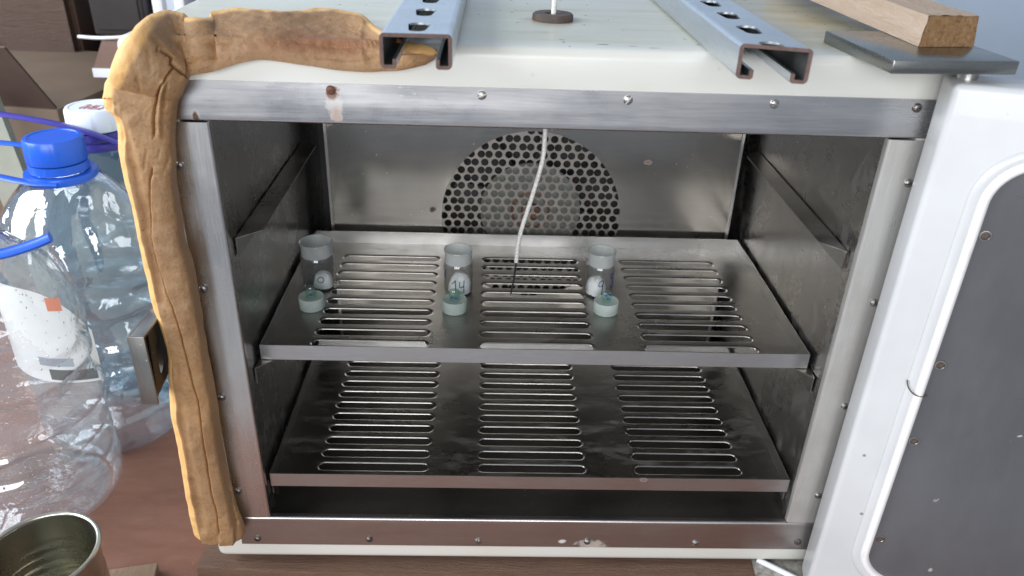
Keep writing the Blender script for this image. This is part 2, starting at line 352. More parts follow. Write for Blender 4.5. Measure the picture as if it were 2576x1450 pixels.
def bevel(o, w, seg=2, ang=35):
    bm = bmesh.new(); bm.from_mesh(o.data)
    es = [e for e in bm.edges if len(e.link_faces) == 2 and e.calc_face_angle(0) > math.radians(ang)]
    bmesh.ops.bevel(bm, geom=es, offset=w, segments=seg, profile=0.5, affect='EDGES', clamp_overlap=True)
    bm.to_mesh(o.data); bm.free()
    for p in o.data.polygons: p.use_smooth = True
    o.data.set_sharp_from_angle(angle=math.radians(40))
    return o
def lathe(prof, n=32, c=(0, 0, 0), cap0=False, cap1=False, fn=None):
    V, F = [], []
    for i, (r, z) in enumerate(prof):
        for k in range(n):
            a = 2 * PI * k / n; p = Vector((r * math.cos(a), r * math.sin(a), z))
            if fn: p = fn(p, a, i)
            V.append(p + Vector(c))
    for i in range(len(prof) - 1):
        for k in range(n):
            a, b = i * n + k, i * n + (k + 1) % n
            F.append((a, b, b + n, a + n))
    if cap0: F.append(tuple(range(n)))
    if cap1: F.append(tuple(range((len(prof) - 1) * n, len(prof) * n)))
    return V, F
def tube(pts, r, n=8, flat=1.0, closed=False, up=Vector((0, 0, 1))):
    V, F = [], []; m = len(pts); pts = [Vector(p) for p in pts]
    for i, p in enumerate(pts):
        a = pts[i - 1] if i or closed else p; b = pts[(i + 1) % m] if i < m - 1 or closed else p
        t = (b - a).normalized(); s = t.cross(up)
        if s.length < 1e-4: s = t.cross(Vector((1, 0, 0)))
        s.normalize(); w = s.cross(t).normalized(); rr = r[i] if isinstance(r, (list, tuple)) else r
        for k in range(n):
            q = 2 * PI * k / n; V.append(p + s * (rr * math.cos(q)) + w * (rr * flat * math.sin(q)))
    for i in range(m if closed else m - 1):
        for k in range(n):
            a, b = i * n + k, i * n + (k + 1) % n; c, d = ((i + 1) % m) * n + (k + 1) % n, ((i + 1) % m) * n + k
            F.append((a, b, c, d))
    if not closed: F += [tuple(range(n)), tuple(range((m - 1) * n, m * n))]
    return V, F
def spline(ps, n):
    """Catmull-Rom through points"""
    ps = [Vector(p) for p in ps]; out = []; m = len(ps) - 1
    for k in range(n + 1):
        t = k / n * m; i = min(int(t), m - 1); f = t - i
        p0, p1, p2, p3 = ps[max(i - 1, 0)], ps[i], ps[i + 1], ps[min(i + 2, m)]
        out.append(0.5 * ((2 * p1) + (p2 - p0) * f + (2 * p0 - 5 * p1 + 4 * p2 - p3) * f * f + (3 * p1 - p0 - 3 * p2 + p3) * f ** 3))
    return out
def stadium(cx, cy, hl, r, n=6):
    """outline of a slot lying along x"""
    P = []
    for k in range(n + 1): a = -PI / 2 + PI * k / n; P.append((cx + hl - r + r * math.cos(a), cy + r * math.sin(a)))
    for k in range(n + 1): a = PI / 2 + PI * k / n; P.append((cx - hl + r + r * math.cos(a), cy + r * math.sin(a)))
    return P
def circle(cx, cy, r, n=14): return [(cx + r * math.cos(2 * PI * k / n), cy + r * math.sin(2 * PI * k / n)) for k in range(n)]
def inpoly(p, P):
    x, y = p; c = False; j = len(P) - 1
    for i in range(len(P)):
        if (P[i][1] > y) != (P[j][1] > y) and x < (P[j][0] - P[i][0]) * (y - P[i][1]) / (P[j][1] - P[i][1]) + P[i][0]: c = not c
        j = i
    return c
def plate(outer, holes, thick, to3d):
    """flat sheet with holes: 2-D outline -> solid; to3d(u, v, w) with w = 0 front, thick = back"""
    vs, es = [], []
    for P in [outer] + holes:
        k = len(vs); vs += [Vector(p) for p in P]; es += [(k + i, k + (i + 1) % len(P)) for i in range(len(P))]
    r = delaunay_2d_cdt(vs, es, [], 0, 1e-7); rv, rf = r[0], r[2]
    bb = [(min(p[0] for p in H), max(p[0] for p in H), min(p[1] for p in H), max(p[1] for p in H)) for H in holes]
    keep = []
    for f in rf:
        c = (sum(rv[i].x for i in f) / len(f), sum(rv[i].y for i in f) / len(f))
        if not inpoly(c, outer): continue
        if any(b[0] <= c[0] <= b[1] and b[2] <= c[1] <= b[3] and inpoly(c, H) for b, H in zip(bb, holes)): continue
        keep.append(tuple(f))
    n = len(rv); V = [to3d(v.x, v.y, 0) for v in rv] + [to3d(v.x, v.y, thick) for v in rv]
    F = list(keep) + [tuple(i + n for i in reversed(f)) for f in keep]
    cnt = {}
    for f in keep:
        for i in range(len(f)):
            e = (f[i], f[(i + 1) % len(f)]); k = tuple(sorted(e)); cnt.setdefault(k, []).append(e)
    for k, l in cnt.items():
        if len(l) == 1: a, b = l[0]; F.append((a, b, b + n, a + n))
    used = sorted({i for f in F for i in f}); mp = {u: i for i, u in enumerate(used)}
    return [V[u] for u in used], [tuple(mp[i] for i in f) for f in F]

# ------------------------------------------------------------------ the setting
TZ = -0.050                      # table top
T = 0.446                        # top of the oven
o = mesh('table_top', *box(-1.5, 1.6, -0.24, 1.0, TZ - 0.03, TZ), 'table'); o['kind'] = 'structure'
o = mesh('wall', *box(-3.0, 3.0, 1.06, 1.12, -1.0, 2.2), 'wall'); o['kind'] = 'structure'
o = mesh('floor', *box(-4.0, 4.0, -4.0, 1.06, -0.85, -0.80), 'lino'); o['kind'] = 'structure'

# ------------------------------------------------------------------ the drying oven
oven = empty('drying_oven', (0, 0.2, -0.034), 'old white enamelled drying oven with open stainless steel chamber and its door swung aside', 'oven')
def cabinet():
    x0, x1, y0, y1, z0, z1 = -0.2893, 0.2900, 0.0, 0.47, -0.0250, T
    bm = bmesh.new(); V, F = box(x0, x1, y0, y1, z0, z1)
    vs = [bm.verts.new(v) for v in V]; [bm.faces.new([vs[i] for i in f]) for f in F]
    bmesh.ops.recalc_face_normals(bm, faces=bm.faces[:])
    bmesh.ops.bevel(bm, geom=bm.edges[:], offset=0.007, segments=4, profile=0.5, affect='EDGES')
    fr = [f for f in bm.faces if f.normal.y < -0.99][0]
    ov = sorted(fr.verts[:], key=lambda v: math.atan2(v.co.z - 0.2, v.co.x))
    bmesh.ops.delete(bm, geom=[fr], context='FACES_ONLY')
    h = [(-0.255, 0.0, 0.0), (0.255, 0.0, 0.0), (0.255, 0.0, 0.41), (-0.255, 0.0, 0.41)]
    hv = sorted([bm.verts.new(p) for p in h], key=lambda v: math.atan2(v.co.z - 0.2, v.co.x))
    bv = [bm.verts.new((v.co.x, 0.02, v.co.z)) for v in hv]
    for i in range(4):
        j = (i + 1) % 4; bm.faces.new((ov[i], ov[j], hv[j], hv[i])); bm.faces.new((hv[i], hv[j], bv[j], bv[i]))
    me = bpy.data.meshes.new('cabinet'); bmesh.ops.recalc_face_normals(bm, faces=bm.faces[:]); bm.to_mesh(me); bm.free()
    o = bpy.data.objects.new('cabinet', me); COL.objects.link(o); me.materials.append(M['enamel']); attach(o, oven)
    for p in me.polygons: p.use_smooth = True
    me.set_sharp_from_angle(angle=math.radians(30))
cabinet()
# chamber
CX = 0.2362
mesh('chamber_wall', *box(-CX - 0.002, -CX, 0.004, 0.330, 0.020, 0.400), 'steel_wall', oven)
mesh('chamber_wall', *box(CX, CX + 0.002, 0.004, 0.330, 0.020, 0.400), 'steel_wall', oven)
mesh('chamber_ceiling', *box(-CX, CX, 0.004, 0.330, 0.3945, 0.3965), 'steel_wall', oven)
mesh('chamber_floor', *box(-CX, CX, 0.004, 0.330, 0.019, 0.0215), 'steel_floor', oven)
mesh('rear_wall', *box(-CX, CX, 0.330, 0.332, 0.0215, 0.3945), 'dark', oven)
# frame strips, with a rounded inner edge turned into the chamber
def strip(name, u0, u1, inner, outer, along, mat):
    """along 'x' or 'z'; runs u0..u1; inner = chamber edge, outer = cabinet edge"""
    s = 1 if outer > inner else -1; t = 0.0016; r = 0.0022
    P = [(outer, 0.0002)] + [(outer + (inner + s * r - outer) * k / 9, -t) for k in range(9)]
    for k in range(6):
        a = PI / 2 * k / 5; P.append((inner + s * r - s * r * math.sin(a), -t + r - r * math.cos(a)))
    P += [(inner, 0.0042), (inner + s * 0.0012, 0.0042), (inner + s * 0.0012, 0.0004)]
    V, F = [], []; n = len(P); m = 24
    for i in range(m + 1):
        u = u0 + (u1 - u0) * i / m
        for (w, y) in P:
            k = (noise.noise(Vector((u * 11, w * 45, outer * 7))) * (0.0008 if along == 'z' else 0.0004) - (0.0004 if along == 'z' else 0.0001) * math.exp(-((w - inner) / (outer - inner) - 0.45) ** 2 / 0.02)) * min(1, abs(w - inner) / 0.01, abs(w - outer) / 0.006 + 0.1) * (1 if y < 0.0001 else 0)
            V.append((u, y + k, w) if along == 'x' else (w, y + k, u))
    for i in range(m):
        for k in range(n):
            a, b = i * n + k, i * n + (k + 1) % n; F.append((a, b, b + n, a + n))
    F += [tuple(range(n)), tuple(range(m * n, (m + 1) * n))]
    return mesh(name, V, F, mat, oven, smooth=35)
strip('frame_strip', -0.264, 0.2690, 0.3915, 0.4194, 'x', 'steel_frame_top')
strip('frame_strip', -0.264, 0.2680, 0.0271, -0.0058, 'x', 'steel_frame_bot')
strip('frame_strip', 0.0279, 0.3906, -0.2349, -0.2640, 'z', 'steel_frame_side')
strip('frame_strip', 0.0279, 0.3906, 0.2351, 0.2680, 'z', 'steel_frame_right')
# slotted screws
def screw_mesh(r=0.0032):
    V, F = [], []
    for s in (1, -1):
        ring = []; k0 = len(V); n = 8; lev = [(1.0, 0.0), (0.97, 0.35), (0.78, 0.62), (0.45, 0.80), (0.0, 0.86)]
        for q, h in lev:
            for i in range(n + 1):
                a = PI * i / n; x = q * math.cos(a) * r; z = max(q * math.sin(a), 0.15) * r * s
                V.append((x, -h * r * 0.75, z))
        for l in range(len(lev) - 1):
            for i in range(n): a = k0 + l * (n + 1) + i; F.append((a, a + 1, a + n + 2, a + n + 1))
        # wall of the slot
        F.append(tuple(k0 + l * (n + 1) for l in range(len(lev))) + tuple(k0 + l * (n + 1) + n for l in reversed(range(len(lev)))))
    V2, F2 = box(-r * 0.9, r * 0.9, -r * 0.2, 0, -r * 0.3, r * 0.3)
    V, F = join((V, F), (V2, F2))
    me = bpy.data.meshes.new('screw'); me.from_pydata([tuple(v) for v in V], [], F); me.update()
    return me
scm = {}
for k in ('screw', 'screw_dark', 'screw_rust'):
    me = screw_mesh(); me.materials.append(M[k]); scm[k] = me
def screw(x, z, kind, ang, y=-0.0017):
    o = bpy.data.objects.new('screw', scm[kind]); COL.objects.link(o); o.parent = oven
    o.location = Vector((x, y, z)) - oven.location; o.rotation_euler = (0, math.radians(ang), 0); return o
for (x, y, k, a) in [(832, 227, 'screw_rust', -25), (1212, 240, 'screw', -20), (1580, 252, 'screw', -55), (1948, 262, 'screw', 10), (2307, 272, 'screw_dark', -40),
        (648, 1355, 'screw_dark', 30), (929, 1357, 'screw_dark', -60), (1203, 1361, 'screw', 70), (1477, 1363, 'screw', 25), (1749, 1366, 'screw', -35), (2007, 1364, 'screw_dark', 50),
        (2285, 461, 'screw', -15), (2199, 762, 'screw', 80), (2125, 1022, 'screw', -40), (2058, 1247, 'screw', 20),
        (452, 417, 'screw_dark', 15), (512, 727, 'screw_dark', 60), (558, 1000, 'screw_dark', -10), (600, 1235, 'screw_dark', 40)]:
    p = at(x, y, 1, -0.0017); screw(p.x, p.z, k, a)
# back panel with the round fan opening, the perforated guard and the fan
FC = (0.0026, 0.208); FR = 0.098; YP = 0.270
bp = mesh('back_panel', *plate([(-0.2145, 0.024), (0.2215, 0.024), (0.2215, 0.385), (-0.2145, 0.385)], [circle(FC[0], FC[1], FR, 72)], 0.0012, lambda u, v, w: (u, YP + w, v)), 'steel_panel', oven)
mesh('panel_flange', *box(-0.2165, -0.2137, YP - 0.0015, YP + 0.03, 0.024, 0.385), 'steel_rim', bp)
mesh('panel_flange', *box(0.2208, 0.2236, YP - 0.0015, YP + 0.03, 0.024, 0.385), 'steel_rim', bp)
holes = []; per = 0.0292; row = 0.0089; hr = 0.00405
for j in range(-12, 13):
    for i in range(-5, 6):
        for dx in (0, 0.0081, 0.0184):
            x = i * per + dx + (per / 2 if j % 2 else 0) + 0.003; z = j * row
            d = math.hypot(x, z)
            if d < FR + 0.0005: holes.append((FC[0] + x, FC[1] + z))
mesh('fan_guard', *plate(circle(FC[0], FC[1], FR + 0.006, 72), [circle(x, z, hr, 14) for x, z in holes], 0.0009, lambda u, v, w: (u, YP + 0.0016 + w, v)), 'steel_guard', bp)
fan = mesh('fan', *xform(lathe([(0.0, 0.0), (0.050, 0.0), (0.056, 0.003), (0.056, 0.006), (0.0, 0.006)], 40), Matrix.Translation((FC[0], 0.296, FC[1])) @ Matrix.Rotation(PI / 2, 4, 'X')), 'fan_grey', oven, smooth=40)
mesh('hub', *xform(lathe([(0.026, 0.0), (0.026, 0.005), (0.019, 0.006), (0.019, 0.003), (0.010, 0.003), (0.010, 0.012), (0.0, 0.012)], 28), Matrix.Translation((FC[0], 0.2955, FC[1])) @ Matrix.Rotation(PI / 2, 4, 'X')), 'fan_brown', fan, smooth=40)
for k in range(8):
    mesh('blade', *xform(box(0.050, 0.088, -0.0008, 0.0008, -0.010, 0.010), Matrix.Translation((FC[0], 0.304, FC[1])) @ Matrix.Rotation(k * PI / 4 + 0.2, 4, 'Y') @ Matrix.Rotation(0.5, 4, 'X')), 'dark', fan)
# shelf rails
def rail(side, z):
    xw, xt = side * (CX - 0.0012), side * 0.2185; t = 0.0010; P = [(xw, 0.016), (xt, 0.033), (xt, 0.237), (xw, 0.255)]
    V = [(x, y, z - t) for x, y in P] + [(x, y, z) for x, y in P]
    F = [(0, 1, 2, 3), (7, 6, 5, 4)] + [(i, (i + 1) % 4, (i + 1) % 4 + 4, i + 4) for i in range(4)]
    v2, f2 = box(min(xw, xw - side * t), max(xw, xw - side * t), 0.016, 0.255, z - 0.016, z - t)
    mesh('shelf_rail', *join((V, F), (v2, f2)), 'steel_tray', oven)
for s in (-1, 1):
    for z in (0.2957, 0.1770, 0.0560): rail(s, z)
# bushing with the cable hole
mesh('bushing', *lathe([(0.0060, T - 0.004), (0.0060, T + 0.0045), (0.0066, T + 0.0052), (0.0146, T + 0.0052), (0.0158, T + 0.0042), (0.0160, T + 0.0003), (0.0060, T + 0.0003)], 36, (0.0033, 0.1060, 0)), 'rust', oven, smooth=35)
mesh('bushing_hole_shade', *lathe([(0.0, T + 0.0004), (0.0059, T + 0.0004)], 20, (0.0033, 0.1060, 0)), 'dark', oven)  # flat dark disc painting the shade down the cable hole
for x, y in ((-0.245, 0.035), (0.24, 0.035), (-0.245, 0.42), (0.24, 0.42)):
    mesh('foot', *lathe([(0.0, -0.0345), (0.013, -0.0345), (0.015, -0.032), (0.015, -0.0210), (0.0, -0.0210)], 24, (x, y, 0)), 'foot', oven, smooth=35)
# hinge plate on the right corner
hp = [at(2250, 152, 2, 0.4545), at(2567, 155, 2, 0.4545)]
u = (hp[1] - hp[0]).normalized(); w = Vector((-u.y, u.x, 0)); L = (hp[1] - hp[0]).length; D = 0.094
V = [hp[0] + u * a * L + w * b * D + Vector((0, 0, c)) for a in (0, 1) for b in (0, 1) for c in (-0.0084, 0)]
plate_o = bevel(mesh('hinge_plate', V, box(0, 1, 0, 1, 0, 1)[1], 'plate', oven), 0.0008)
mesh('hinge_pin', *lathe([(0.0, 0.4390), (0.0062, 0.4390), (0.0062, 0.4440), (0.008, 0.4445), (0.008, 0.4460), (0.0, 0.4460)], 24, (0.262, -0.026, 0)), 'screw', plate_o, smooth=35)
# door, swung open about 164 degrees
DA = math.radians(-15.8); dv = Vector((math.cos(DA), math.sin(DA), 0)); dn = Vector((dv.y, -dv.x, 0)); D0 = Vector((0.2464, -0.0422, 0))
def dw(uu, off, z): return D0 + dv * uu + dn * off + Vector((0, 0, z))
door_loc = dw(0, -0.02, -0.02)
DW, DZ0, DZ1 = 0.57, -0.020, 0.440
V = [dw(a, b, c) for a in (0, DW) for b in (-0.036, 0) for c in (DZ0, DZ1)]
door = bevel(mesh('door', V, box(0, 1, 0, 1, 0, 1)[1], 'door_white', oven), 0.0045, 4)
def rrect(u0, u1, z0, z1, r, n=10):
    P = []
    for cx, cz, a0 in ((u1 - r, z1 - r, 0), (u0 + r, z1 - r, PI / 2), (u0 + r, z0 + r, PI), (u1 - r, z0 + r, 1.5 * PI)):
        for k in range(n + 1): a = a0 + PI / 2 * k / n; P.append((cx + r * math.cos(a), cz + r * math.sin(a)))
    return P
pu0, pu1, pz0, pz1 = 0.0405, DW - 0.0405, 0.022, 0.392
def loft(rings):
    n = len(rings[0]); V = [p for R in rings for p in R]; F = []
    for i in range(len(rings) - 1):
        for k in range(n): a, b = i * n + k, i * n + (k + 1) % n; F.append((a, b, b + n, a + n))
    return V, F
R = []
for k in range(9):       # rolled white lip around the panel
    a = PI * k / 8; e = 0.0035 - 0.0035 * math.cos(a)
    R.append([dw(uu, 0.0005 + 0.0042 * math.sin(a) + (0.001 * noise.noise(Vector((uu * 9, z * 9, 0))) * math.sin(a)), z) for uu, z in rrect(pu0 - 0.007 + e, pu1 + 0.007 - e, pz0 - 0.007 + e, pz1 + 0.007 - e, 0.034 - e, 12)])
mesh('seal_lip', *loft(R), 'lip', door, smooth=60)
R = []
for k in range(7):       # broader pressed step outside of it
    a = PI * k / 6; e = 0.0045 - 0.0045 * math.cos(a)
    R.append([dw(uu, 0.0003 + 0.0020 * math.sin(a), z) for uu, z in rrect(pu0 - 0.0135 + e, pu1 + 0.0135 - e, pz0 - 0.0135 + e, pz1 + 0.0135 - e, 0.040 - e, 12)])
mesh('pressed_step', *loft(R), 'door_white', door, smooth=60)
dpo = mesh('door_panel', *loft([[dw(uu, 0.0010, z) for uu, z in rrect(pu0 - 0.002, pu1 + 0.002, pz0 - 0.002, pz1 + 0.002, 0.031, 12)], [dw(uu, 0.0012, z) for uu, z in rrect(pu0 + 0.12, pu1 - 0.12, pz0 + 0.12, pz1 - 0.12, 0.031, 12)]]), 'door_grey', door)
V = [dw(uu, 0.0012, z) for uu, z in rrect(pu0 + 0.12, pu1 - 0.12, pz0 + 0.12, pz1 - 0.12, 0.031, 12)]
pm = dpo.data
bm = bmesh.new(); bm.from_mesh(pm); be = [e for e in bm.edges if e.is_boundary and all((v.co - dw(0, 0.0012, 0)).dot(dv) > pu0 + 0.1 for v in e.verts)]
bmesh.ops.contextual_create(bm, geom=be); bm.to_mesh(pm); bm.free()
for z in (0.3437, 0.2397, 0.1692, 0.0653):
    def onto(vf, uu, off, zz): return [dw(p.x + uu, off + p.z, p.y + zz) for p in vf[0]], vf[1]
    rv = mesh('rivet', *onto(lathe([(0.0040, 0.0), (0.0038, 0.0005), (0.0030, 0.0006), (0.0027, 0.0002)], 20), 0.0448, 0.0012, z - 0.0006), 'screw', door, smooth=40)
    mesh('rivet_core', *onto(lathe([(0.0030, 0.0), (0.0024, 0.0006), (0.0012, 0.0004), (0.0, 0.0003)], 16), 0.0446, 0.0014, z), 'rust', door, smooth=60)
mesh('lip_seam', *tube([dw(uu, 0.0016, z) for uu, z in rrect(pu0 - 0.0072, pu1 + 0.0072, pz0 - 0.0072, pz1 + 0.0072, 0.0345, 12)], 0.00045, 5, closed=True), 'seam', door)
mesh('lip_joint', *tube(spline([dw(0.0262, 0.0022, 0.2225), dw(0.0285, 0.0030, 0.2165), dw(0.0335, 0.0046, 0.2125), dw(0.0400, 0.0040, 0.2115), dw(0.0425, 0.002, 0.2120)], 16), 0.0005, 6), 'rust', door)
# latch keeper on the left side of the cabinet
def latch():
    x0, x1, y0, y1, z0, z1 = -0.3040, -0.2915, -0.041, 0.012, 0.1815, 0.2420; t = 0.0022
    front = box(x0, x1, y0, y0 + t, z0, z1); left = box(x0, x0 + t, y0 + t, y1, z0, z1); top = box(x0 + t, x1, y0 + t, y1, z1 - t, z1)
    back = box(x0 + t, x1, y1 - t, y1, z0, z1 - t)
    ox = -0.2880
    o = bevel(mesh('latch', *join(front, left, top, back), 'latchm', oven), 0.0005, 2)
    outer = [(y0 + 0.006, z0 + 0.003), (y1 - t, z0 + 0.012), (y1 - t, z1 - 0.004), (y0 + 0.012, z1 - 0.004)]
    hole = [(y0 + 0.018, z0 + 0.016), (y0 + 0.024, z0 + 0.013), (y0 + 0.030, z0 + 0.018), (y0 + 0.030, z1 - 0.016), (y0 + 0.019, z1 - 0.020)]
    mesh('latch_cheek', *plate(outer, [hole], 0.0018, lambda u, v, w: (-0.2955 + w, u, v)), 'latch_dark', o)
latch()

# ------------------------------------------------------------------ shelf trays
def tray(yf, zt, label):
    zf = zt - 0.0133; yb = yf + 0.2311; hw = 0.2327
    t = empty('shelf_tray', (0, (yf + yb) / 2, zf), label, 'shelf', 'slotted shelves in the oven chamber')
    holes, cells = [], []
    for cx in (-0.1455, 0.0012, 0.1475):
        for k in range(10): holes.append((cx, yf + 0.0265 + 0.0187 * k))
    out = [(-hw + 0.0005, yf + 0.0005), (hw - 0.0005, yf + 0.0005), (hw - 0.0005, yb - 0.0005), (-hw + 0.0005, yb - 0.0005)]
    V, F = plate(out, [stadium(cx, cy, 0.0522, 0.0068, 8) for cx, cy in holes], 0.0008, lambda u, v, w: (u, v, zf - w))
    parts = [(V, F)]
    for cx, cy in holes:
        hl = 0.0500 + random.uniform(-0.0004, 0.0004); rr = [(0.0522, 0.0068, 0.0), (0.0512, 0.0060, -0.0002), (0.0503, 0.0053, -0.0006), (0.0500, 0.0050, -0.0014)]
        rings = [[(x, y, zf + h) for x, y in stadium(cx, cy, a, r, 8)] for a, r, h in rr]
        parts.append(loft(rings))
    mesh('floor_plate', *join(*parts), 'steel_tray', t, smooth=50)
    e = 0.0009
    for nm, b in (('rim', (-hw, hw, yf, yf + e)), ('rim', (-hw, hw, yb - e, yb)), ('rim', (-hw, -hw + e, yf + e, yb - e)), ('rim', (hw - e, hw, yf + e, yb - e))):
        m = 30; V, F = [], []
        # a little waviness along each lip
        x0, x1, y0, y1 = b
        for i in range(m + 1):
            s = i / m
            for k in range(4):
                top = k in (1, 2); oth = k in (2, 3); wv = 0.0006 * noise.noise(Vector((s * 5, zt * 30, x0 * 9 + y0 * 7))) * (1 if top else 0.2)
                if x1 - x0 > y1 - y0: V.append((x0 + (x1 - x0) * s, (y1 if oth else y0) + wv, zt if top else zf - 0.0008))
                else: V.append(((x1 if oth else x0) + wv, y0 + (y1 - y0) * s, zt if top else zf - 0.0008))
        for i in range(m):
            for k in range(4): a, c = i * 4 + k, i * 4 + (k + 1) % 4; F.append((a, c, c + 4, a + 4))
        F += [(0, 1, 2, 3), (m * 4, m * 4 + 1, m * 4 + 2, m * 4 + 3)]
        mesh(nm, V, F, 'steel_rim', t)
    return t
tray(0.0288, 0.1917, 'upper slotted steel shelf tray carrying the three glass weighing bottles')
tray(0.0077, 0.0706, 'lower empty slotted steel shelf tray near the chamber floor')
SZ = 0.1917 - 0.0133            # upper tray floor

# ------------------------------------------------------------------ weighing bottles, powder, stoppers
def cyl_marks(c, R, strokes, r=0.00042):
    """strokes: lists of (degrees from the camera-facing side, height)"""
    parts = []
    for st in strokes:
        P = spline([(a, z, 0) for a, z in st], 14)
        pts = [Vector((c[0] + (R + 0.0002) * math.sin(math.radians(p.x)), c[1] - (R + 0.0002) * math.cos(math.radians(p.x)), c[2] + p.y)) for p in P]
        parts.append(tube(pts, r, 5))
    return join(*parts)
def bottle(c, R, H, label, strokes, heap, heap_label):
    t = empty('weighing_bottle', c, label, 'glass bottle', 'weighing bottles on the upper shelf')
    n = 40; w = 0.0010; hn = H * 0.30
    prof = [(0.0, 0.0006), (R * 0.8, 0.0004), (R * 0.96, 0.0008), (R, 0.003), (R, H - hn - 0.003), (R * 0.985, H - hn - 0.0010), (R * 0.93, H - hn + 0.0006)]
    inner = [(R * 0.93 - w, H - hn + 0.0006), (R * 0.985 - w, H - hn - 0.0012), (R - w, H - hn - 0.003), (R - w, 0.004), (R * 0.9 - w, 0.0020), (0.0, 0.0020)]
    mesh('body', *lathe(prof, n, c), 'glass', t, smooth=50)
    mesh('body_inside', *lathe(inner, n, c), 'glass', t, smooth=50)
    nk = [(R * 0.93, H - hn + 0.0007), (R * 0.93, H - 0.0030), (R * 0.99, H - 0.0014), (R * 1.0, H - 0.0004), (R * 0.97, H), (R * 0.91, H - 0.0003), (R * 0.87, H - 0.003), (R * 0.84, H - hn + 0.0007)]
    mesh('frosted_neck', *lathe(nk, n, c), 'frost', t, smooth=50)
    mesh('rim', *lathe([(R * 0.99, H - 0.0013), (R * 1.005, H - 0.0004), (R * 0.97, H + 0.0003), (R * 0.915, H - 0.0002)], n, c), 'glass', t, smooth=60)
    if strokes: mesh('handwritten_number', *cyl_marks(c, R, strokes), 'ink', t)
    # white powder heaped against the wall
    hx, hz, ha, hr2 = heap
    V, F = lathe([(0.001, hz), (0.3, hz * 0.99), (0.55, hz * 0.93), (0.8, hz * 0.72), (0.95, hz * 0.38), (1.0, 0.0), (0.9, -0.0002), (0.001, -0.0002)], 36)
    out = []
    for p in V:
        q = Vector((p.x * hr2 + hx * math.cos(ha), p.y * hr2 + hx * math.sin(ha), p.z))
        q += Vector((1, 1, 0.6)) * 0.0009 * noise.noise(q * 520) + Vector((0, 0, 0.0013 * noise.noise(q * 260)))
        d = math.hypot(q.x, q.y); lim = R - w - 0.0004
        if d > lim: q.x *= lim / d; q.y *= lim / d
        q.z = max(q.z, 0.0001); out.append(q + Vector((c[0], c[1], c[2] + 0.0022)))
    po = mesh('powder_heap', out, F, 'powder', None, smooth=60, label=heap_label, category='powder', group='powder samples in the weighing bottles')
    return t
def oval(a, z, da, dz, t0=0, n=9): return [(a + da * math.sin(2 * PI * k / n + t0), z + dz * math.cos(2 * PI * k / n + t0)) for k in range(n + 1)]
bottle((-0.2090, 0.1585, SZ), 0.0158, 0.0490, 'open glass weighing bottle at the left edge of the upper shelf, nearest the chamber wall',
       [oval(18, 0.0145, 10, 0.0032)], (0.0050, 0.0140, math.radians(-20), 0.0098), 'rounded white powder heap inside the leftmost glass weighing bottle')
bottle((-0.0720, 0.1525, SZ), 0.0139, 0.0465, 'open glass weighing bottle in the middle marked 14 in violet ink',
       [[(-24, 0.0150), (-12, 0.0185), (-10, 0.0192), (-9, 0.012), (-8, 0.0055)], [(8, 0.0180), (6, 0.013), (12, 0.0115), (24, 0.0130)], [(25, 0.0190), (24, 0.013), (24, 0.0060)], [(-62, 0.026), (-60, 0.018)], [(-66, 0.027), (-54, 0.0275)]],
       (0.0020, 0.0180, math.radians(-15), 0.0118), 'lumpy white powder heap inside the middle glass weighing bottle')
bottle((0.0665, 0.1545, SZ), 0.0140, 0.0470, 'open glass weighing bottle on the right marked 9 in violet ink',
       [[(8, 0.0215), (-4, 0.0205), (-10, 0.0160), (0, 0.0145), (8, 0.0185), (8, 0.0215), (6, 0.0120), (2, 0.0040), (-4, 0.0020), (-8, 0.0050)], oval(46, 0.0245, 7, 0.0028), oval(48, 0.0165, 8, 0.0040)[:7]],
       (0.0035, 0.0165, math.radians(195), 0.0105), 'white powder heap lying to the left inside the rightmost weighing bottle')
def stopper(c, rot, label, dots):
    t = empty('glass_stopper', c, label, 'stopper', 'ground glass stoppers in front of the weighing bottles')
    R = 0.0117
    mesh('plug', *lathe([(0.0, 0.0), (R * 0.88, 0.0), (R * 0.96, 0.0006), (R, 0.0115), (R * 0.97, 0.0125), (R * 0.86, 0.0118), (R * 0.6, 0.0108), (0.0, 0.0104)], 36, c), 'frost_green', t, smooth=40)
    V, F = lathe([(0.0046, 0.0105), (0.0042, 0.0130), (0.0048, 0.0150), (0.0054, 0.0175), (0.0050, 0.0205), (0.0036, 0.0224), (0.0016, 0.0232), (0.0, 0.0234)], 24)
    V = [Matrix.Rotation(rot, 4, 'Z') @ Vector((p.x, p.y * 0.55, p.z)) + Vector(c) for p in V]
    mesh('knob', V, F, 'knob', t, smooth=60)
    for dx, dz in dots:
        v, f = lathe([(0.0011, 0.0), (0.0008, 0.0005), (0.0, 0.0006)], 10)
        mesh('ink_dot', [(c[0] + dx + p.x, c[1] - 0.0031 - p.z, c[2] + dz + p.y) for p in v], f, 'ink_blue', t)
stopper((-0.2078, 0.1160, SZ), 0.1, 'dim green glass stopper lying in front of the leftmost weighing bottle', [(0.0005, 0.0145)])
stopper((-0.0742, 0.1155, SZ), 0.0, 'green glass stopper in front of the middle weighing bottle, two blue ink dots', [(-0.0024, 0.0150), (0.0015, 0.0142)])
stopper((0.0692, 0.1180, SZ), 0.25, 'green glass stopper in front of the rightmost weighing bottle, three blue ink dots', [(-0.0012, 0.0190), (0.0022, 0.0196), (0.0008, 0.0155)])

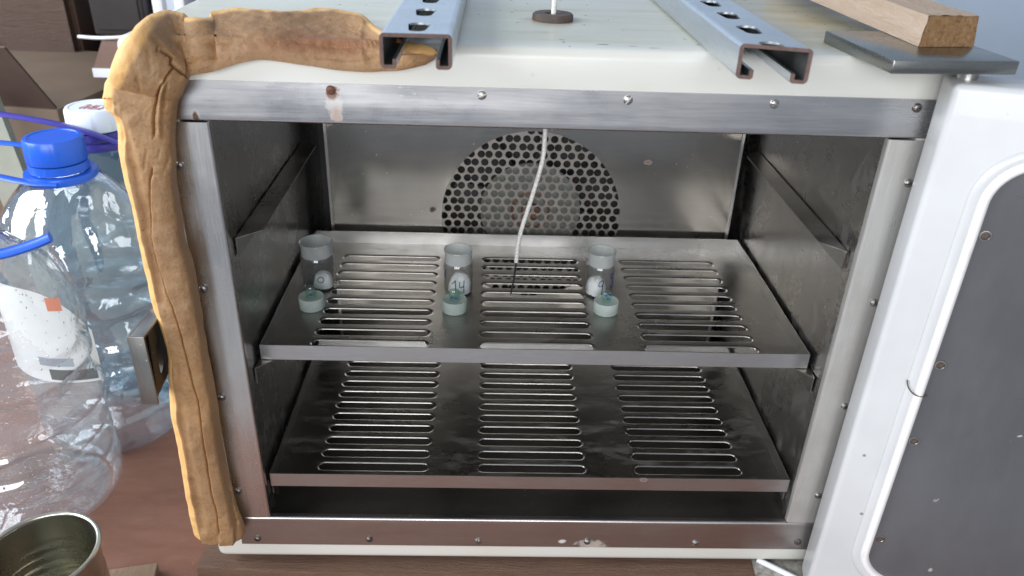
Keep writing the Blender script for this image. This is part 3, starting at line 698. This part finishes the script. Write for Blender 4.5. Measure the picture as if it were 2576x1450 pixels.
# ------------------------------------------------------------------ thermocouple through the roof
th = empty('thermocouple_probe', (0.0033, 0.106, T), 'white braided thermocouple cable hanging through the oven roof with a dark probe tip', 'probe')
pts = spline([(0.0055, 0.106, 0.62), (0.0045, 0.1055, 0.52), (0.0038, 0.106, T), (0.0030, 0.107, 0.392), (0.0022, 0.108, 0.355), (0.0015, 0.110, 0.332), (-0.0050, 0.113, 0.300), (-0.0135, 0.116, 0.265), (-0.0165, 0.119, 0.245), (-0.0174, 0.121, 0.228)], 70)
mesh('cable', *tube(pts, 0.0020, 8), 'braid', th, smooth=60)
tip = at(1285, 740, 1, 0.128)
mesh('probe_tip', *tube([pts[-1], pts[-1].lerp(tip, 0.5) + Vector((0.0006, 0, 0)), tip], [0.0011, 0.0010, 0.0008], 8), 'probe', th, smooth=60)

# ------------------------------------------------------------------ strut channels on top
def channel(label, xl, xr, yfl, yfr, yb, slots, h=0.0200, z=T + 0.0004):
    t = empty('strut_channel', ((xl + xr) / 2, 0.05, z), label, 'metal channel', 'galvanised strut channels lying on the oven roof')
    wth = 0.0022; r = 0.0030; lip = 0.0072; W = xr - xl; cx = (xl + xr) / 2
    def arc(ox, oz, rr, a0, a1, n=5): return [(ox + rr * math.cos(a0 + (a1 - a0) * k / n), oz + rr * math.sin(a0 + (a1 - a0) * k / n)) for k in range(n + 1)]
    lipu = 0.0055
    def half(s):     # outer path from the middle of the top to the lip, then back inside
        hw = W / 2
        o = [(s * (hw - r), h)] + [(s * (hw - r + r * math.cos(a)), h - r + r * math.sin(a)) for a in [PI / 2 * (1 - k / 5) for k in range(1, 6)]]
        o += [(s * (hw - r + r * math.cos(a)), r + r * math.sin(a)) for a in [-PI / 2 * k / 5 for k in range(0, 6)]]
        x2 = hw - lip - wth
        o += [(s * (x2 + 0.0012), 0.0), (s * x2, 0.0012), (s * x2, lipu)]
        i = [(s * (x2 + wth), lipu), (s * (x2 + wth), wth), (s * (hw - wth), wth), (s * (hw - wth), h - wth)]
        return o + i
    mid_top = W / 2 - r
    V, F, ins = [], [], []
    for s in (-1, 1):
        P = half(s); n = len(P); k0 = len(V)
        for e, back in ((0, False), (1, True)):
            for (x, zz) in P:
                f = (x + W / 2) / W; y = yb if back else yfl + (yfr - yfl) * f
                V.append((cx + x, y, z + zz))
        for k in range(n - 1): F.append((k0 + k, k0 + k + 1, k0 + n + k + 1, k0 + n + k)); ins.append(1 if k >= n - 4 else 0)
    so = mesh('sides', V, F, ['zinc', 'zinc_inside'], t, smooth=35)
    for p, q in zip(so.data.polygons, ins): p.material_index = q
    # perforated web
    out = [(xl + r - 0.0001, yfl + (yfr - yfl) * r / W), (xr - r + 0.0001, yfr - (yfr - yfl) * r / W), (xr - r + 0.0001, yb), (xl + r - 0.0001, yb)]
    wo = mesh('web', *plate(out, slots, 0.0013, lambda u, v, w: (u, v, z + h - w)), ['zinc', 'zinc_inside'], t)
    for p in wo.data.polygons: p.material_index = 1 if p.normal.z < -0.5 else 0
    # sawn end face, rusty
    parts = []
    for s in (-1, 1):
        P = half(s); hw = W / 2; x2 = hw - lip - wth
        loop = P + [(s * (hw - r), h - wth)]
        pts = [(cx + x, (yfl + (yfr - yfl) * (x + W / 2) / W) - 0.0003, z + zz) for x, zz in loop]
        # triangulate outline
        r2 = delaunay_2d_cdt([Vector(p) for p in loop], [(i, (i + 1) % len(loop)) for i in range(len(loop))], [], 0, 1e-8)
        fs = [tuple(f) for f in r2[2] if inpoly((sum(r2[0][i].x for i in f) / 3, sum(r2[0][i].y for i in f) / 3), loop)]
        parts.append(([(cx + q.x, (yfl + (yfr - yfl) * (q.x + W / 2) / W) - 0.0003, z + q.y) for q in r2[0]], fs))
    a, b = cx - W / 2 + r, cx + W / 2 - r
    parts.append(([(xx, (yfl + (yfr - yfl) * (xx - xl) / W) - 0.0003, zz) for xx in (a, b) for zz in (z + h - wth, z + h)], [(0, 1, 3, 2)]))
    mesh('sawn_end', *join(*parts), 'cut', t)
    return t
def key_slot(cx, cy):
    """punched slot running along the channel, a little wider at the far end"""
    P = []
    for k in range(25):
        a = PI * k / 24; P.append((cx + 0.0066 * math.cos(a), cy + 0.0075 + 0.0066 * math.sin(a)))
    for k in range(25):
        a = PI + PI * k / 24; P.append((cx + 0.0050 * math.cos(a), cy - 0.0085 + 0.0050 * math.sin(a)))
    return P
xl, xr = -0.1071, -0.0657
zt = T + 0.0204
ls = [key_slot(-0.0865, at(1051, 68, 2, zt).y + 0.05 * k) for k in range(0, 8)]
channel('galvanised strut channel lying over the end of the ochre gasket', xl, xr, -0.0694, -0.0688, 0.33, ls)
xl, xr = 0.0990, 0.1378
hol = [key_slot(0.1165, at(1880, 75, 2, zt).y + 0.05 * k) for k in range(-1, 8)]
channel('galvanised strut channel with a slanted sawn end beside the hinge plate', xl, xr, -0.0700, -0.0805, 0.33, hol)

# ------------------------------------------------------------------ pine plank on the hinge plate
pk = empty('wooden_plank', (0.253, 0.1, 0.4546), 'rough sawn pine plank resting on the steel hinge plate', 'plank')
def plank():
    n = 40; sec = []
    a, b = Vector((0.2365, -0.0040, 0.4547)), Vector((0.2760, 0.0015, 0.4547)); h = 0.0195
    dirv = Vector((-0.004, 0.194, 0)).normalized(); V, F = [], []; m = 10
    loop = []
    for k in range(m): loop.append((k / m, 0))
    for k in range(5): loop.append((1, k / 5))
    for k in range(m): loop.append((1 - k / m, 1))
    for k in range(5): loop.append((0, 1 - k / 5))
    N = len(loop)
    for i in range(n + 1):
        L = 0.30 * i / n
        for (s, q) in loop:
            p = a.lerp(b, s) + Vector((0.002 * q * (1 - 2 * s), 0, h * q)) + dirv * L
            j = noise.noise(p * 140) * 0.0009 + noise.noise(p * 500) * 0.0007
            c = a.lerp(b, 0.5) + Vector((0, 0, h / 2)) + dirv * L; o = (p - c).normalized()
            if q > 0.01: p += o * j
            if i == 0: p += dirv * (noise.noise(p * 260) * 0.0016)
            V.append(p)
    for i in range(n):
        for k in range(N): x, y = i * N + k, i * N + (k + 1) % N; F.append((x, y, y + N, x + N))
    o = mesh('timber', V, F + [tuple(range(n * N, n * N + N))], 'plank', pk, smooth=40)
    # end grain
    V2 = []; g = 14; gh = 8
    for i in range(g + 1):
        for j in range(gh + 1):
            p = a.lerp(b, i / g) + Vector((0.002 * (j / gh) * (1 - 2 * i / g), 0, h * j / gh))
            V2.append(p - dirv * (0.0006 + 0.0012 * abs(noise.noise(p * 420))))
    mesh('end_grain', V2, [(i * (gh + 1) + j, (i + 1) * (gh + 1) + j, (i + 1) * (gh + 1) + j + 1, i * (gh + 1) + j + 1) for i in range(g) for j in range(gh)], 'plank_end', pk, smooth=30)
plank()

# ------------------------------------------------------------------ loose rubber door gasket
def gasket():
    g = empty('door_gasket', (-0.28, 0.0, 0.2), 'loose ochre silicone rubber door gasket draped over the top left corner of the oven', 'gasket')
    # stations from the end under the channel, round the corner and down: (outer picture point, inner picture point)
    st = [((1098, 118), (1098, 138)), ((1085, 108), (1080, 153)), ((1050, 98), (1045, 168)), ((1000, 84), (1000, 178)), ((960, 66), (955, 181)), ((935, 50), (925, 182)), ((900, 40), (895, 181)), ((850, 32), (850, 178)), ((800, 29), (800, 171)), ((750, 34), (750, 163)),
          ((700, 39), (700, 156)), ((650, 34), (650, 152)), ((600, 31), (610, 158)), ((560, 33), (575, 167)), ((530, 37), (545, 178)), ((505, 49), (520, 184)), ((480, 42), (495, 187)), ((440, 37), (475, 192)), ((395, 36), (468, 198)), ((355, 48), (466, 203)), ((325, 80), (465, 208)), ((300, 115), (464, 214)), ((284, 150), (463, 221)),
          ((274, 190), (458, 232)), ((268, 225), (450, 248)), ((262, 255), (445, 265)), ((268, 272), (442, 285)), ((288, 288), (440, 305)), ((297, 315), (439, 330)), ((300, 362), (439, 362)), ((306, 410), (441, 410)), ((319, 460), (444, 460)), ((332, 510), (451, 510)), ((341, 555), (457, 555)), ((350, 600), (464, 600)),
          ((361, 650), (476, 650)), ((371, 700), (487, 700)), ((381, 745), (494, 745)), ((392, 782), (500, 782)), ((406, 815), (505, 815)), ((416, 850), (511, 850)), ((425, 900), (519, 900)), ((427, 950), (528, 950)), ((429, 1000), (538, 1000)), ((435, 1050), (545, 1050)),
          ((445, 1100), (551, 1100)), ((454, 1150), (560, 1150)), ((462, 1200), (571, 1200)), ((470, 1250), (583, 1250)), ((478, 1290), (594, 1290)), ((484, 1320), (606, 1315)), ((489, 1340), (610, 1335)), ((496, 1349), (602, 1350))]
    O, I = [], []
    for k, (o_, i_) in enumerate(st):
        f = min(1, max(0, (k - 15) / 9.0))           # 0 on the roof, 1 on the front
        yo = 0.0
        if k <= 22:
            pt = at(o_[0], o_[1] + 12, 2, T + 0.004); pf = at(*o_, 1, -0.012)
            O.append(pt.lerp(pf, f * f * (3 - 2 * f)))
        else: O.append(at(*o_, 1, -0.010))
        I.append(at(i_[0] + (8 if i_[1] > 640 else 3), i_[1], 1, -0.009))
    N = 440; O = spline(O, N); I = spline(I, N); M_ = 84
    creases = [([(398, 122), (420, 132), (434, 144), (431, 156), (440, 168), (455, 180), (472, 190)], 0.0070, 4), ([(470, 150), (520, 139), (600, 137), (700, 141), (800, 138), (900, 141), (960, 137)], 0.0026, 3),
               ([(436, 172), (422, 190), (405, 215), (395, 240), (389, 275), (386, 310), (383, 345)], 0.0045, 3.2), ([(386, 425), (380, 450), (377, 520), (380, 590), (392, 660), (415, 725), (436, 775), (452, 830), (468, 890), (484, 950), (496, 1000), (506, 1060), (514, 1120), (524, 1190), (536, 1250), (547, 1300), (551, 1345)], 0.0040, 3),
               ([(506, 45), (512, 70), (514, 95)], 0.0028, 5), ([(372, 130), (376, 160), (380, 185)], 0.0012, 4), ([(415, 190), (400, 185), (385, 190)], 0.0012, 4), ([(425, 400), (412, 432), (384, 440)], 0.0014, 4), ([(517, 122), (518, 140)], 0.0014, 4), ([(575, 138), (576, 152)], 0.0014, 4),
               ([(368, 380), (366, 405), (364, 425)], 0.0011, 4), ([(400, 380), (398, 395)], 0.0011, 4), ([(420, 215), (412, 240), (414, 270), (404, 250)], 0.0016, 4), ([(410, 205), (404, 250), (402, 300), (400, 340)], -0.0028, 7), ([(330, 150), (345, 190), (352, 230)], 0.0012, 6), ([(380, 90), (400, 110), (420, 120)], 0.0012, 5),
               ([(436, 300), (438, 370), (444, 450), (456, 530), (470, 610), (486, 700), (503, 800), (518, 900), (534, 1000), (548, 1100), (566, 1200), (582, 1280), (590, 1320)], 0.0036, 7)]
    rolls = [([(285, 270), (312, 330), (330, 400), (347, 470), (362, 540), (377, 620), (390, 690), (402, 760)], 0.0028, 12), ([(440, 930), (452, 1020), (462, 1100), (480, 1190), (496, 1270), (506, 1330)], 0.0028, 12)]
    def pd(x, y, L):
        b = 1e9
        for (ax, ay), (bx, by) in zip(L, L[1:]):
            dx, dy = bx - ax, by - ay; q = max(0, min(1, ((x - ax) * dx + (y - ay) * dy) / (dx * dx + dy * dy))); b = min(b, math.hypot(x - ax - q * dx, y - ay - q * dy))
        return b
    def seam_x(y, L):
        for (ax, ay), (bx, by) in zip(L, L[1:]):
            if ay <= y <= by: return ax + (bx - ax) * (y - ay) / (by - ay)
        return L[0][0] if y < L[0][1] else L[-1][0]
    def seam_y(x, L):
        for (ax, ay), (bx, by) in zip(L, L[1:]):
            if ax <= x <= bx: return ay + (by - ay) * (x - ax) / (bx - ax)
        return L[0][1] if x < L[0][0] else L[-1][1]
    V, F = [], []; per_ = M_ + 1 + 10
    for i in range(N + 1):
        o_, p_ = O[i], I[i]; s = i / N
        tang = (O[min(i + 1, N)] + I[min(i + 1, N)] - O[max(i - 1, 0)] - I[max(i - 1, 0)]).normalized()
        acr = p_ - o_; wd = acr.length
        nrm = tang.cross(acr).normalized()
        if nrm.dot(CAM - o_) < 0: nrm = -nrm
        roof = max(0.0, min(1.0, (0.36 - s) / 0.08))
        thick = 0.0125 * (1 - roof) + 0.0115 * roof
        endk = min(1, s / 0.09, (1 - s) / 0.012 + 0.25); squeeze = 1.0 - 0.5 * max(0, 1 - abs(s - 0.055) / 0.045)
        thick *= max(0.2, math.sqrt(max(0, min(1, endk)))) * squeeze
        row = []
        for k in range(M_ + 1):
            v = k / M_; e = 3.4
            prof = max(0.0, 1 - abs(2 * v - 1) ** e) ** (1 / e)
            if roof > 0: skew = v ** 0.8
            p = o_.lerp(p_, v) + nrm * (thick * prof)
            x, y = px(p)
            dsp = 0.0
            for L, dep, wpx in creases:
                d_ = pd(x, y, L)
                if d_ < wpx * 2.2: dsp -= dep * math.exp(-(d_ / wpx) ** 2 * 1.8)
            for L, dep, wpx in rolls:
                d_ = pd(x, y, L)
                if d_ < wpx * 2.2: dsp -= dep * math.exp(-(d_ / wpx) ** 2 * 1.2)
            if y > 250: dsp -= 0.0034 * (1 - max(0, min(1, (v - 0.15 - 0.03 * noise.noise(Vector((s * 30, 0, 0)))) / 0.05)))
            if y > 425:          # the folded flap stands proud right of the long seam
                xs = seam_x(y, creases[3][0]); xd = seam_x(y, creases[-1][0])
                dsp += 0.0022 * max(0, min(1, (x - xs) / 4 + 0.3)) - 0.0045 * max(0, min(1, (x - xd) / 5 + 0.3))
            elif x > 470 and y < 200:
                dsp -= 0.0018 * max(0, min(1, (y - seam_y(x, creases[1][0])) / 4 + 0.3))
            edge = min(1, prof * 1.5)
            p += nrm * (dsp * edge + edge * (0.0018 * noise.noise(p * 45) + 0.0008 * noise.noise(p * 150) + 0.0003 * noise.noise(p * 420)))
            p += acr.normalized() * (0.0006 * noise.noise(p * 70 + Vector((9, 0, 0))))
            if p.y > 0.0 and p.x > -0.288: p.z = max(p.z, T + 0.0015)
            row.append(p)
        for k in range(10):
            v = 1 - (k + 1) / 11
            row.append(o_.lerp(p_, v) - nrm * (0.0022 * math.sin(PI * v)))
        V += row
    for i in range(N):
        for k in range(per_): a, b = i * per_ + k, i * per_ + (k + 1) % per_; F.append((a, b, b + per_, a + per_))
    F += [tuple(range(per_)), tuple(range(N * per_, (N + 1) * per_))]
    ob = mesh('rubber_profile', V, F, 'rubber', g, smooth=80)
    al = ob.data.attributes.new('lip_light_mask', 'FLOAT', 'POINT')     # face browned with heat; outer lip painted paler for light from the left
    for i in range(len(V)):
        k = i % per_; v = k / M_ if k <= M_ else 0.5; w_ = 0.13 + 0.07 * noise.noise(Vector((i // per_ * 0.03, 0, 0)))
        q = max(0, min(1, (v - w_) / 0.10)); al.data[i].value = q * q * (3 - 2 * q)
gasket()

# ------------------------------------------------------------------ board under the oven, block, tin can
bo = mesh('base_board', *xform(box(-0.31, 0.62, -0.016, 0.40, TZ, -0.0346), Matrix.Rotation(math.radians(-2.2), 4, 'Z')), 'board', None, label='brown wooden board lying under the oven on the table', category='board')
bevel(bo, 0.002)
wb = mesh('wood_block', *xform(box(-0.03, 0.03, -0.05, 0.045, TZ + 0.0002, TZ + 0.012), Matrix.Translation((-0.369, -0.045, 0)) @ Matrix.Rotation(math.radians(12), 4, 'Z')), 'block', None, label='small flat offcut of light wood beside the tin can', category='wood block')
bevel(wb, 0.0015)
sl = mesh('stone_slab', *xform(box(0.215, 0.40, -0.010, 0.10, -0.0344, -0.0290), Matrix.Rotation(math.radians(-4), 4, 'Z')), 'stone', None, label='speckled grey stone slab under the right corner of the oven', category='stone slab')
bevel(sl, 0.0012)
sv_ = mesh('white_strip', *tube([at(1905, 1408, 2, -0.026), at(1995, 1452, 2, -0.027), at(2060, 1486, 2, -0.027)], 0.0028, 8), 'white_plastic', None, smooth=60, label='thin white rod lying across the board by the stone slab', category='rod')
cc = (-0.4025, -0.0650, TZ + 0.0003); RC = 0.0440; HC = 0.1000
can = empty('tin_can', cc, 'empty opened tin can with bare metal inside at the table front', 'can')
prof = [(0.0, 0.002), (RC * 0.9, 0.002), (RC * 0.97, 0.0), (RC * 0.985, 0.004)]
for k in range(30):
    z = 0.006 + (HC - 0.010) * k / 29; rib = 0.0006 * math.sin(z * 620) if 0.02 < z < 0.07 else 0; prof.append((RC * 0.975 + rib, z))
mesh('shell', *lathe(prof, 56, cc), 'tin', can, smooth=45)
inn = [(RC * 0.975 - 0.0004 + (0.0006 * math.sin(z * 620) if 0.02 < z < 0.07 else 0), z) for z in [HC - 0.004 - (HC - 0.010) * k / 29 for k in range(30)]]
inn += [(RC * 0.93, 0.0045), (RC * 0.86, 0.0055), (RC * 0.82, 0.004), (RC * 0.7, 0.004), (RC * 0.66, 0.0052), (RC * 0.5, 0.0052), (RC * 0.46, 0.004), (0.0, 0.004)]
mesh('lining', *lathe(inn, 56, cc), 'tin', can, smooth=45)
mesh('rolled_rim', *tube([Vector((cc[0] + RC * math.cos(2 * PI * k / 56), cc[1] + RC * math.sin(2 * PI * k / 56), cc[2] + HC - 0.002)) for k in range(56)], 0.0021, 10, closed=True), 'tin', can, smooth=60)

# ------------------------------------------------------------------ large water bottles
def water_bottle(c, R, H, neck, mat, label, seed, cap_mat, ring_mat, twist=0.0, dent=0.0045):
    t = empty('water_bottle', c, label, 'water bottle', 'large plastic water bottles beside the oven')
    s = H / 0.34
    key = [(0.0, 0.016), (R * 0.45, 0.012), (R * 0.72, 0.003), (R * 0.86, 0.0), (R * 0.97, 0.012), (R, 0.030)]
    key += [(R * 0.995, 0.045), (R * 0.965, 0.052), (R, 0.060), (R, 0.075), (R * 0.965, 0.083), (R, 0.091), (R, 0.104), (R * 0.96, 0.112), (R, 0.120), (R * 0.985, 0.132), (R * 0.925, 0.142), (R * 0.915, 0.160), (R * 0.985, 0.172), (R, 0.190), (R * 0.99, 0.205), (R * 0.94, 0.232), (R * 0.80, 0.262), (R * 0.60, 0.284), (R * 0.44, 0.298), (neck, 0.306), (neck * 0.98, 0.318)]
    P = spline([(r, z * s, 0) for r, z in key], 150); prof = [(max(0, p.x), p.y) for p in P]
    def fn(p, a, i):
        z = p.z / H; k = max(0, min(1, (z - 0.02) / 0.08, (0.86 - z) / 0.08))
        q = Vector((math.cos(a), math.sin(a), 0))
        n1 = noise.noise(Vector((math.cos(a) * 1.6, math.sin(a) * 1.6, z * 6 + seed))) * dent
        cells = 0.0022 * max(0, math.sin(a * 3 + seed)) * math.sin(z * 55) * (1 if 0.1 < z < 0.62 else 0)
        dia = 0.0022 * math.sin(a * 6 + z * 26 * twist) * (1 if 0.38 < z < 0.62 else 0.3)
        flute = 0.0025 * max(0, math.cos(a * 9 + seed)) ** 3 * (1 if z > 0.66 else 0)
        return p + q * (k * (n1 + cells + dia - flute))
    mesh('body', *lathe(prof, 96, c, fn=fn), mat, t, smooth=50)
    zc = c[2] + H - 0.034
    cr = neck * 1.13
    kn = lambda p, a, i: p * (1.0 + 0.008 * (1 if int(a / (2 * PI) * 120) % 2 else 0)) if 1 <= i <= 2 else p
    cp = mesh('cap', *lathe([(cr * 1.0, 0.010), (cr * 1.02, 0.011), (cr * 0.99, 0.031), (cr * 0.95, 0.0338), (cr * 0.84, 0.0340), (cr * 0.82, 0.0332), (0.0, 0.0332)], 120, (c[0], c[1], zc), fn=lambda p, a, i: Vector((p.x * (1 + (0.012 if (int(a / (2 * PI) * 120) % 2 and i in (1, 2)) else 0)), p.y * (1 + (0.012 if (int(a / (2 * PI) * 120) % 2 and i in (1, 2)) else 0)), p.z))), cap_mat, t, smooth=40)
    mesh('tamper_ring', *lathe([(cr * 0.96, 0.000), (cr * 1.02, 0.0005), (cr * 1.02, 0.0085), (cr * 0.97, 0.009)], 48, (c[0], c[1], zc)), ring_mat, t, smooth=40)
    mesh('neck_ring', *lathe([(cr * 0.94, -0.010), (cr * 1.22, -0.009), (cr * 1.25, -0.005), (cr * 1.22, -0.0015), (cr * 0.94, -0.001)], 48, (c[0], c[1], zc)), ring_mat, t, smooth=40)
    return t, zc, cr
def handle(t, name, pts, mat, w=0.0055, flat=0.32):
    mesh(name, *tube(spline(pts, 40), w, 10, flat), mat, t, smooth=60)
# middle bottle with the blue cap
c2 = at(130, 340, 2, 0.300); b2 = (c2.x, c2.y, TZ + 0.0002)
t, zc, cr = water_bottle(b2, 0.0810, 0.3490, 0.0243, 'pet', 'clear plastic water bottle with a blue screw cap and blue carrying strap', 2.2, 'blue', 'blue', 0.6)
handle(t, 'carrying_strap', [(c2.x + 0.012, c2.y - 0.031, zc - 0.005), (c2.x - 0.015, c2.y - 0.031, zc - 0.004), (c2.x - 0.05, c2.y - 0.022, zc - 0.002), (c2.x - 0.10, c2.y - 0.01, zc + 0.002), (c2.x - 0.13, c2.y + 0.02, zc + 0.01), (c2.x - 0.09, c2.y + 0.03, zc + 0.016), (c2.x - 0.02, c2.y + 0.03, zc + 0.010)], 'blue')
# paper label on it
def patch(t, name, c, R, a0, a1, z0, z1, mat, curve=None):
    n, m = 24, 12; V = []
    for i in range(n + 1):
        for j in range(m + 1):
            f, g = i / n, j / m; zt_ = z1 - (curve(f) if curve else 0); z = z0 + (zt_ - z0) * g; a = math.radians(a0 + (a1 - a0) * f)
            V.append((c[0] + R * math.sin(a), c[1] - R * math.cos(a), c[2] + z))
    return mesh(name, V, [(i * (m + 1) + j, (i + 1) * (m + 1) + j, (i + 1) * (m + 1) + j + 1, i * (m + 1) + j + 1) for i in range(n) for j in range(m)], mat, t, smooth=60)
lb = patch(t, 'paper_label', b2, 0.0865, -60, 24, 0.112, 0.222, 'label_white', lambda f: 0.05 * max(0, (f - 0.45) / 0.55) ** 3)
patch(lb, 'orange_print', b2, 0.0868, 1, 10, 0.198, 0.213, 'label_orange')
patch(lb, 'black_print', b2, 0.0868, -10, 21, 0.115, 0.128, 'label_black')
patch(lb, 'grey_print', b2, 0.0868, -16, 8, 0.132, 0.142, 'label_grey')
# far bottle with the white cap
c3 = at(232, 262, 2, 0.300); b3 = (c3.x, c3.y, TZ + 0.0002)
t3, zc3, cr3 = water_bottle(b3, 0.0820, 0.3480, 0.0265, 'pet_blue', 'bluish plastic water bottle with a white cap and violet neck ring', 5.1, 'cap_white', 'purple', -0.4)
handle(t3, 'carrying_strap', [(c3.x + 0.040, c3.y - 0.030, zc3 - 0.001), (c3.x + 0.012, c3.y - 0.038, zc3 + 0.014), (c3.x - 0.03, c3.y - 0.040, zc3 + 0.026), (c3.x - 0.08, c3.y - 0.040, zc3 + 0.034), (c3.x - 0.115, c3.y - 0.036, zc3 + 0.038)], 'purple', 0.0065)
fc = bpy.data.curves.new('cap_print', 'FONT'); fc.body = 'aqua\nLIFE'; fc.size = 0.0150; fc.align_x = 'CENTER'; fc.space_line = 0.72
tmp = bpy.data.objects.new('tmp', fc); COL.objects.link(tmp); bpy.context.view_layer.update()
tm = bpy.data.meshes.new_from_object(tmp.evaluated_get(bpy.context.evaluated_depsgraph_get())); bpy.data.objects.remove(tmp)
cpt = at(236, 247, 2, zc3 + 0.0335); mt = Matrix.Translation((c3.x + 0.002, c3.y - 0.006, zc3 + 0.0336)) @ Matrix.Rotation(PI - 0.12, 4, 'Z'); tm.transform(mt)
tm.materials.clear(); tm.materials.append(M['red_print']); to = bpy.data.objects.new('cap_print', tm); COL.objects.link(to); attach(to, t3)
# nearest bottle, fogged with droplets
b1 = (-0.5130, 0.1080, TZ + 0.0002)
t1, zc1, cr1 = water_bottle(b1, 0.0835, 0.3350, 0.0243, 'pet_hazy', 'fogged plastic water bottle with droplets inside, nearest to the tin can', 8.7, 'blue', 'blue', 1.0, 0.006)
handle(t1, 'carrying_strap', [(b1[0] + 0.0, b1[1] - 0.031, zc1 - 0.005), (b1[0] + 0.030, b1[1] - 0.036, zc1 - 0.006), (b1[0] + 0.058, b1[1] - 0.030, zc1 - 0.004), (b1[0] + 0.080, b1[1] - 0.022, zc1 + 0.001), (b1[0] + 0.094, b1[1] - 0.016, zc1 + 0.006)], 'blue', 0.0075, 0.55)

# ------------------------------------------------------------------ background on the left
cb = empty('cardboard_box', (-0.78, 0.62, TZ), 'brown cardboard box with an open flap standing behind the water bottles', 'box')
mtx = Matrix.Translation((-0.755, 0.66, TZ)) @ Matrix.Rotation(math.radians(-8), 4, 'Z')
bevel(mesh('carton', *xform(box(-0.26, 0.135, -0.10, 0.24, 0.0, 0.285), mtx), 'cardboard', cb), 0.003)
mesh('flap', *xform(box(-0.26, 0.135, -0.0015, 0.0015, 0.0, 0.115), mtx @ Matrix.Translation((0, -0.10, 0.287)) @ Matrix.Rotation(math.radians(35), 4, 'X')), 'cardboard_dark', cb)
pb = mesh('pale_board', *xform(box(-0.022, 0.022, -0.006, 0.006, 0.0, 0.32), Matrix.Translation((-0.655, 0.47, TZ)) @ Matrix.Rotation(math.radians(-6), 4, 'Y')), 'pale_board', None, label='narrow pale green board standing against the cardboard box', category='board')
tc_ = empty('corner_filler', (-1.1, 1.0, TZ), 'added dark brown cabinet shape standing in for the dark blurred corner', 'cabinet')  # added shape, stands in for the dark blur at upper left
mesh('cabinet_side', *box(-1.75, -0.760, 0.90, 1.04, TZ, 0.95), 'furn', tc_)
mesh('cabinet_door', *box(-1.30, -0.770, 0.885, 0.8995, TZ + 0.02, 0.94), 'furn', tc_)
st_ = empty('side_cupboard', (-0.55, 0.85, TZ), 'brown veneered low cupboard with a white edged top behind the bottles', 'cupboard')
def slab(P, z0, z1):
    n = len(P); V = [(x, y, z0) for x, y in P] + [(x, y, z1) for x, y in P]
    return V, [tuple(range(n)), tuple(range(n, 2 * n))] + [(i, (i + 1) % n, (i + 1) % n + n, i + n) for i in range(n)]
mesh('carcass', *slab([(-0.610, 0.66), (-0.315, 0.66), (-0.315, 1.04), (-0.755, 1.04)], TZ, 0.2555), 'furn', st_)
mesh('top', *slab([(-0.625, 0.645), (-0.310, 0.645), (-0.310, 1.05), (-0.775, 1.05)], 0.2555, 0.2670), 'veneer_top', st_)
mesh('edge_band', *box(-0.6255, -0.3095, 0.6415, 0.645, 0.2550, 0.2675), 'white_plastic', st_)
ZB = 0.2673
ap = empty('black_appliance', (-0.665, 0.92, ZB), 'dark glossy appliance standing on the brown cupboard', 'appliance')
bevel(mesh('housing', *box(-0.722, -0.632, 0.87, 1.02, ZB, 0.52), 'black', ap), 0.006, 3)
mesh('front_panel', *box(-0.714, -0.640, 0.8668, 0.8700, ZB + 0.012, 0.50), 'black', ap)
bevel(mesh('white_case', *box(-0.624, -0.570, 0.90, 1.03, ZB, 0.47), 'cap_white', None, label='pale blue white case behind the dark appliance', category='case'), 0.004)
for x in (-0.588, -0.553):
    bevel(mesh('white_post', *box(x, x + 0.017, 0.80, 0.82, ZB, 0.60), 'white_plastic', None, label='left of two slim white posts behind the oven roof' if x < -0.57 else 'right of two slim white posts behind the oven roof', category='post'), 0.003)
mesh('folded_cloth', *lathe([(0.0, 0.05), (0.04, 0.048), (0.062, 0.035), (0.068, 0.015), (0.06, 0.0), (0.0, 0.0)], 28, (-0.490, 0.93, ZB), fn=lambda p, a, i: p * (1 + 0.18 * noise.noise(Vector((a * 1.5, i, 2))))), 'maroon', None, smooth=60, label='bundle of maroon cloth behind the white posts', category='cloth')
mesh('power_cable', *tube(spline([(-0.735, 0.84, ZB + 0.004), (-0.690, 0.835, ZB + 0.004), (-0.640, 0.84, ZB + 0.010), (-0.595, 0.85, ZB + 0.035), (-0.55, 0.86, ZB + 0.055), (-0.50, 0.90, ZB + 0.06)], 40), 0.0030, 8), 'white_plastic', None, smooth=60, label='white power cable running along the brown cupboard top', category='cable')
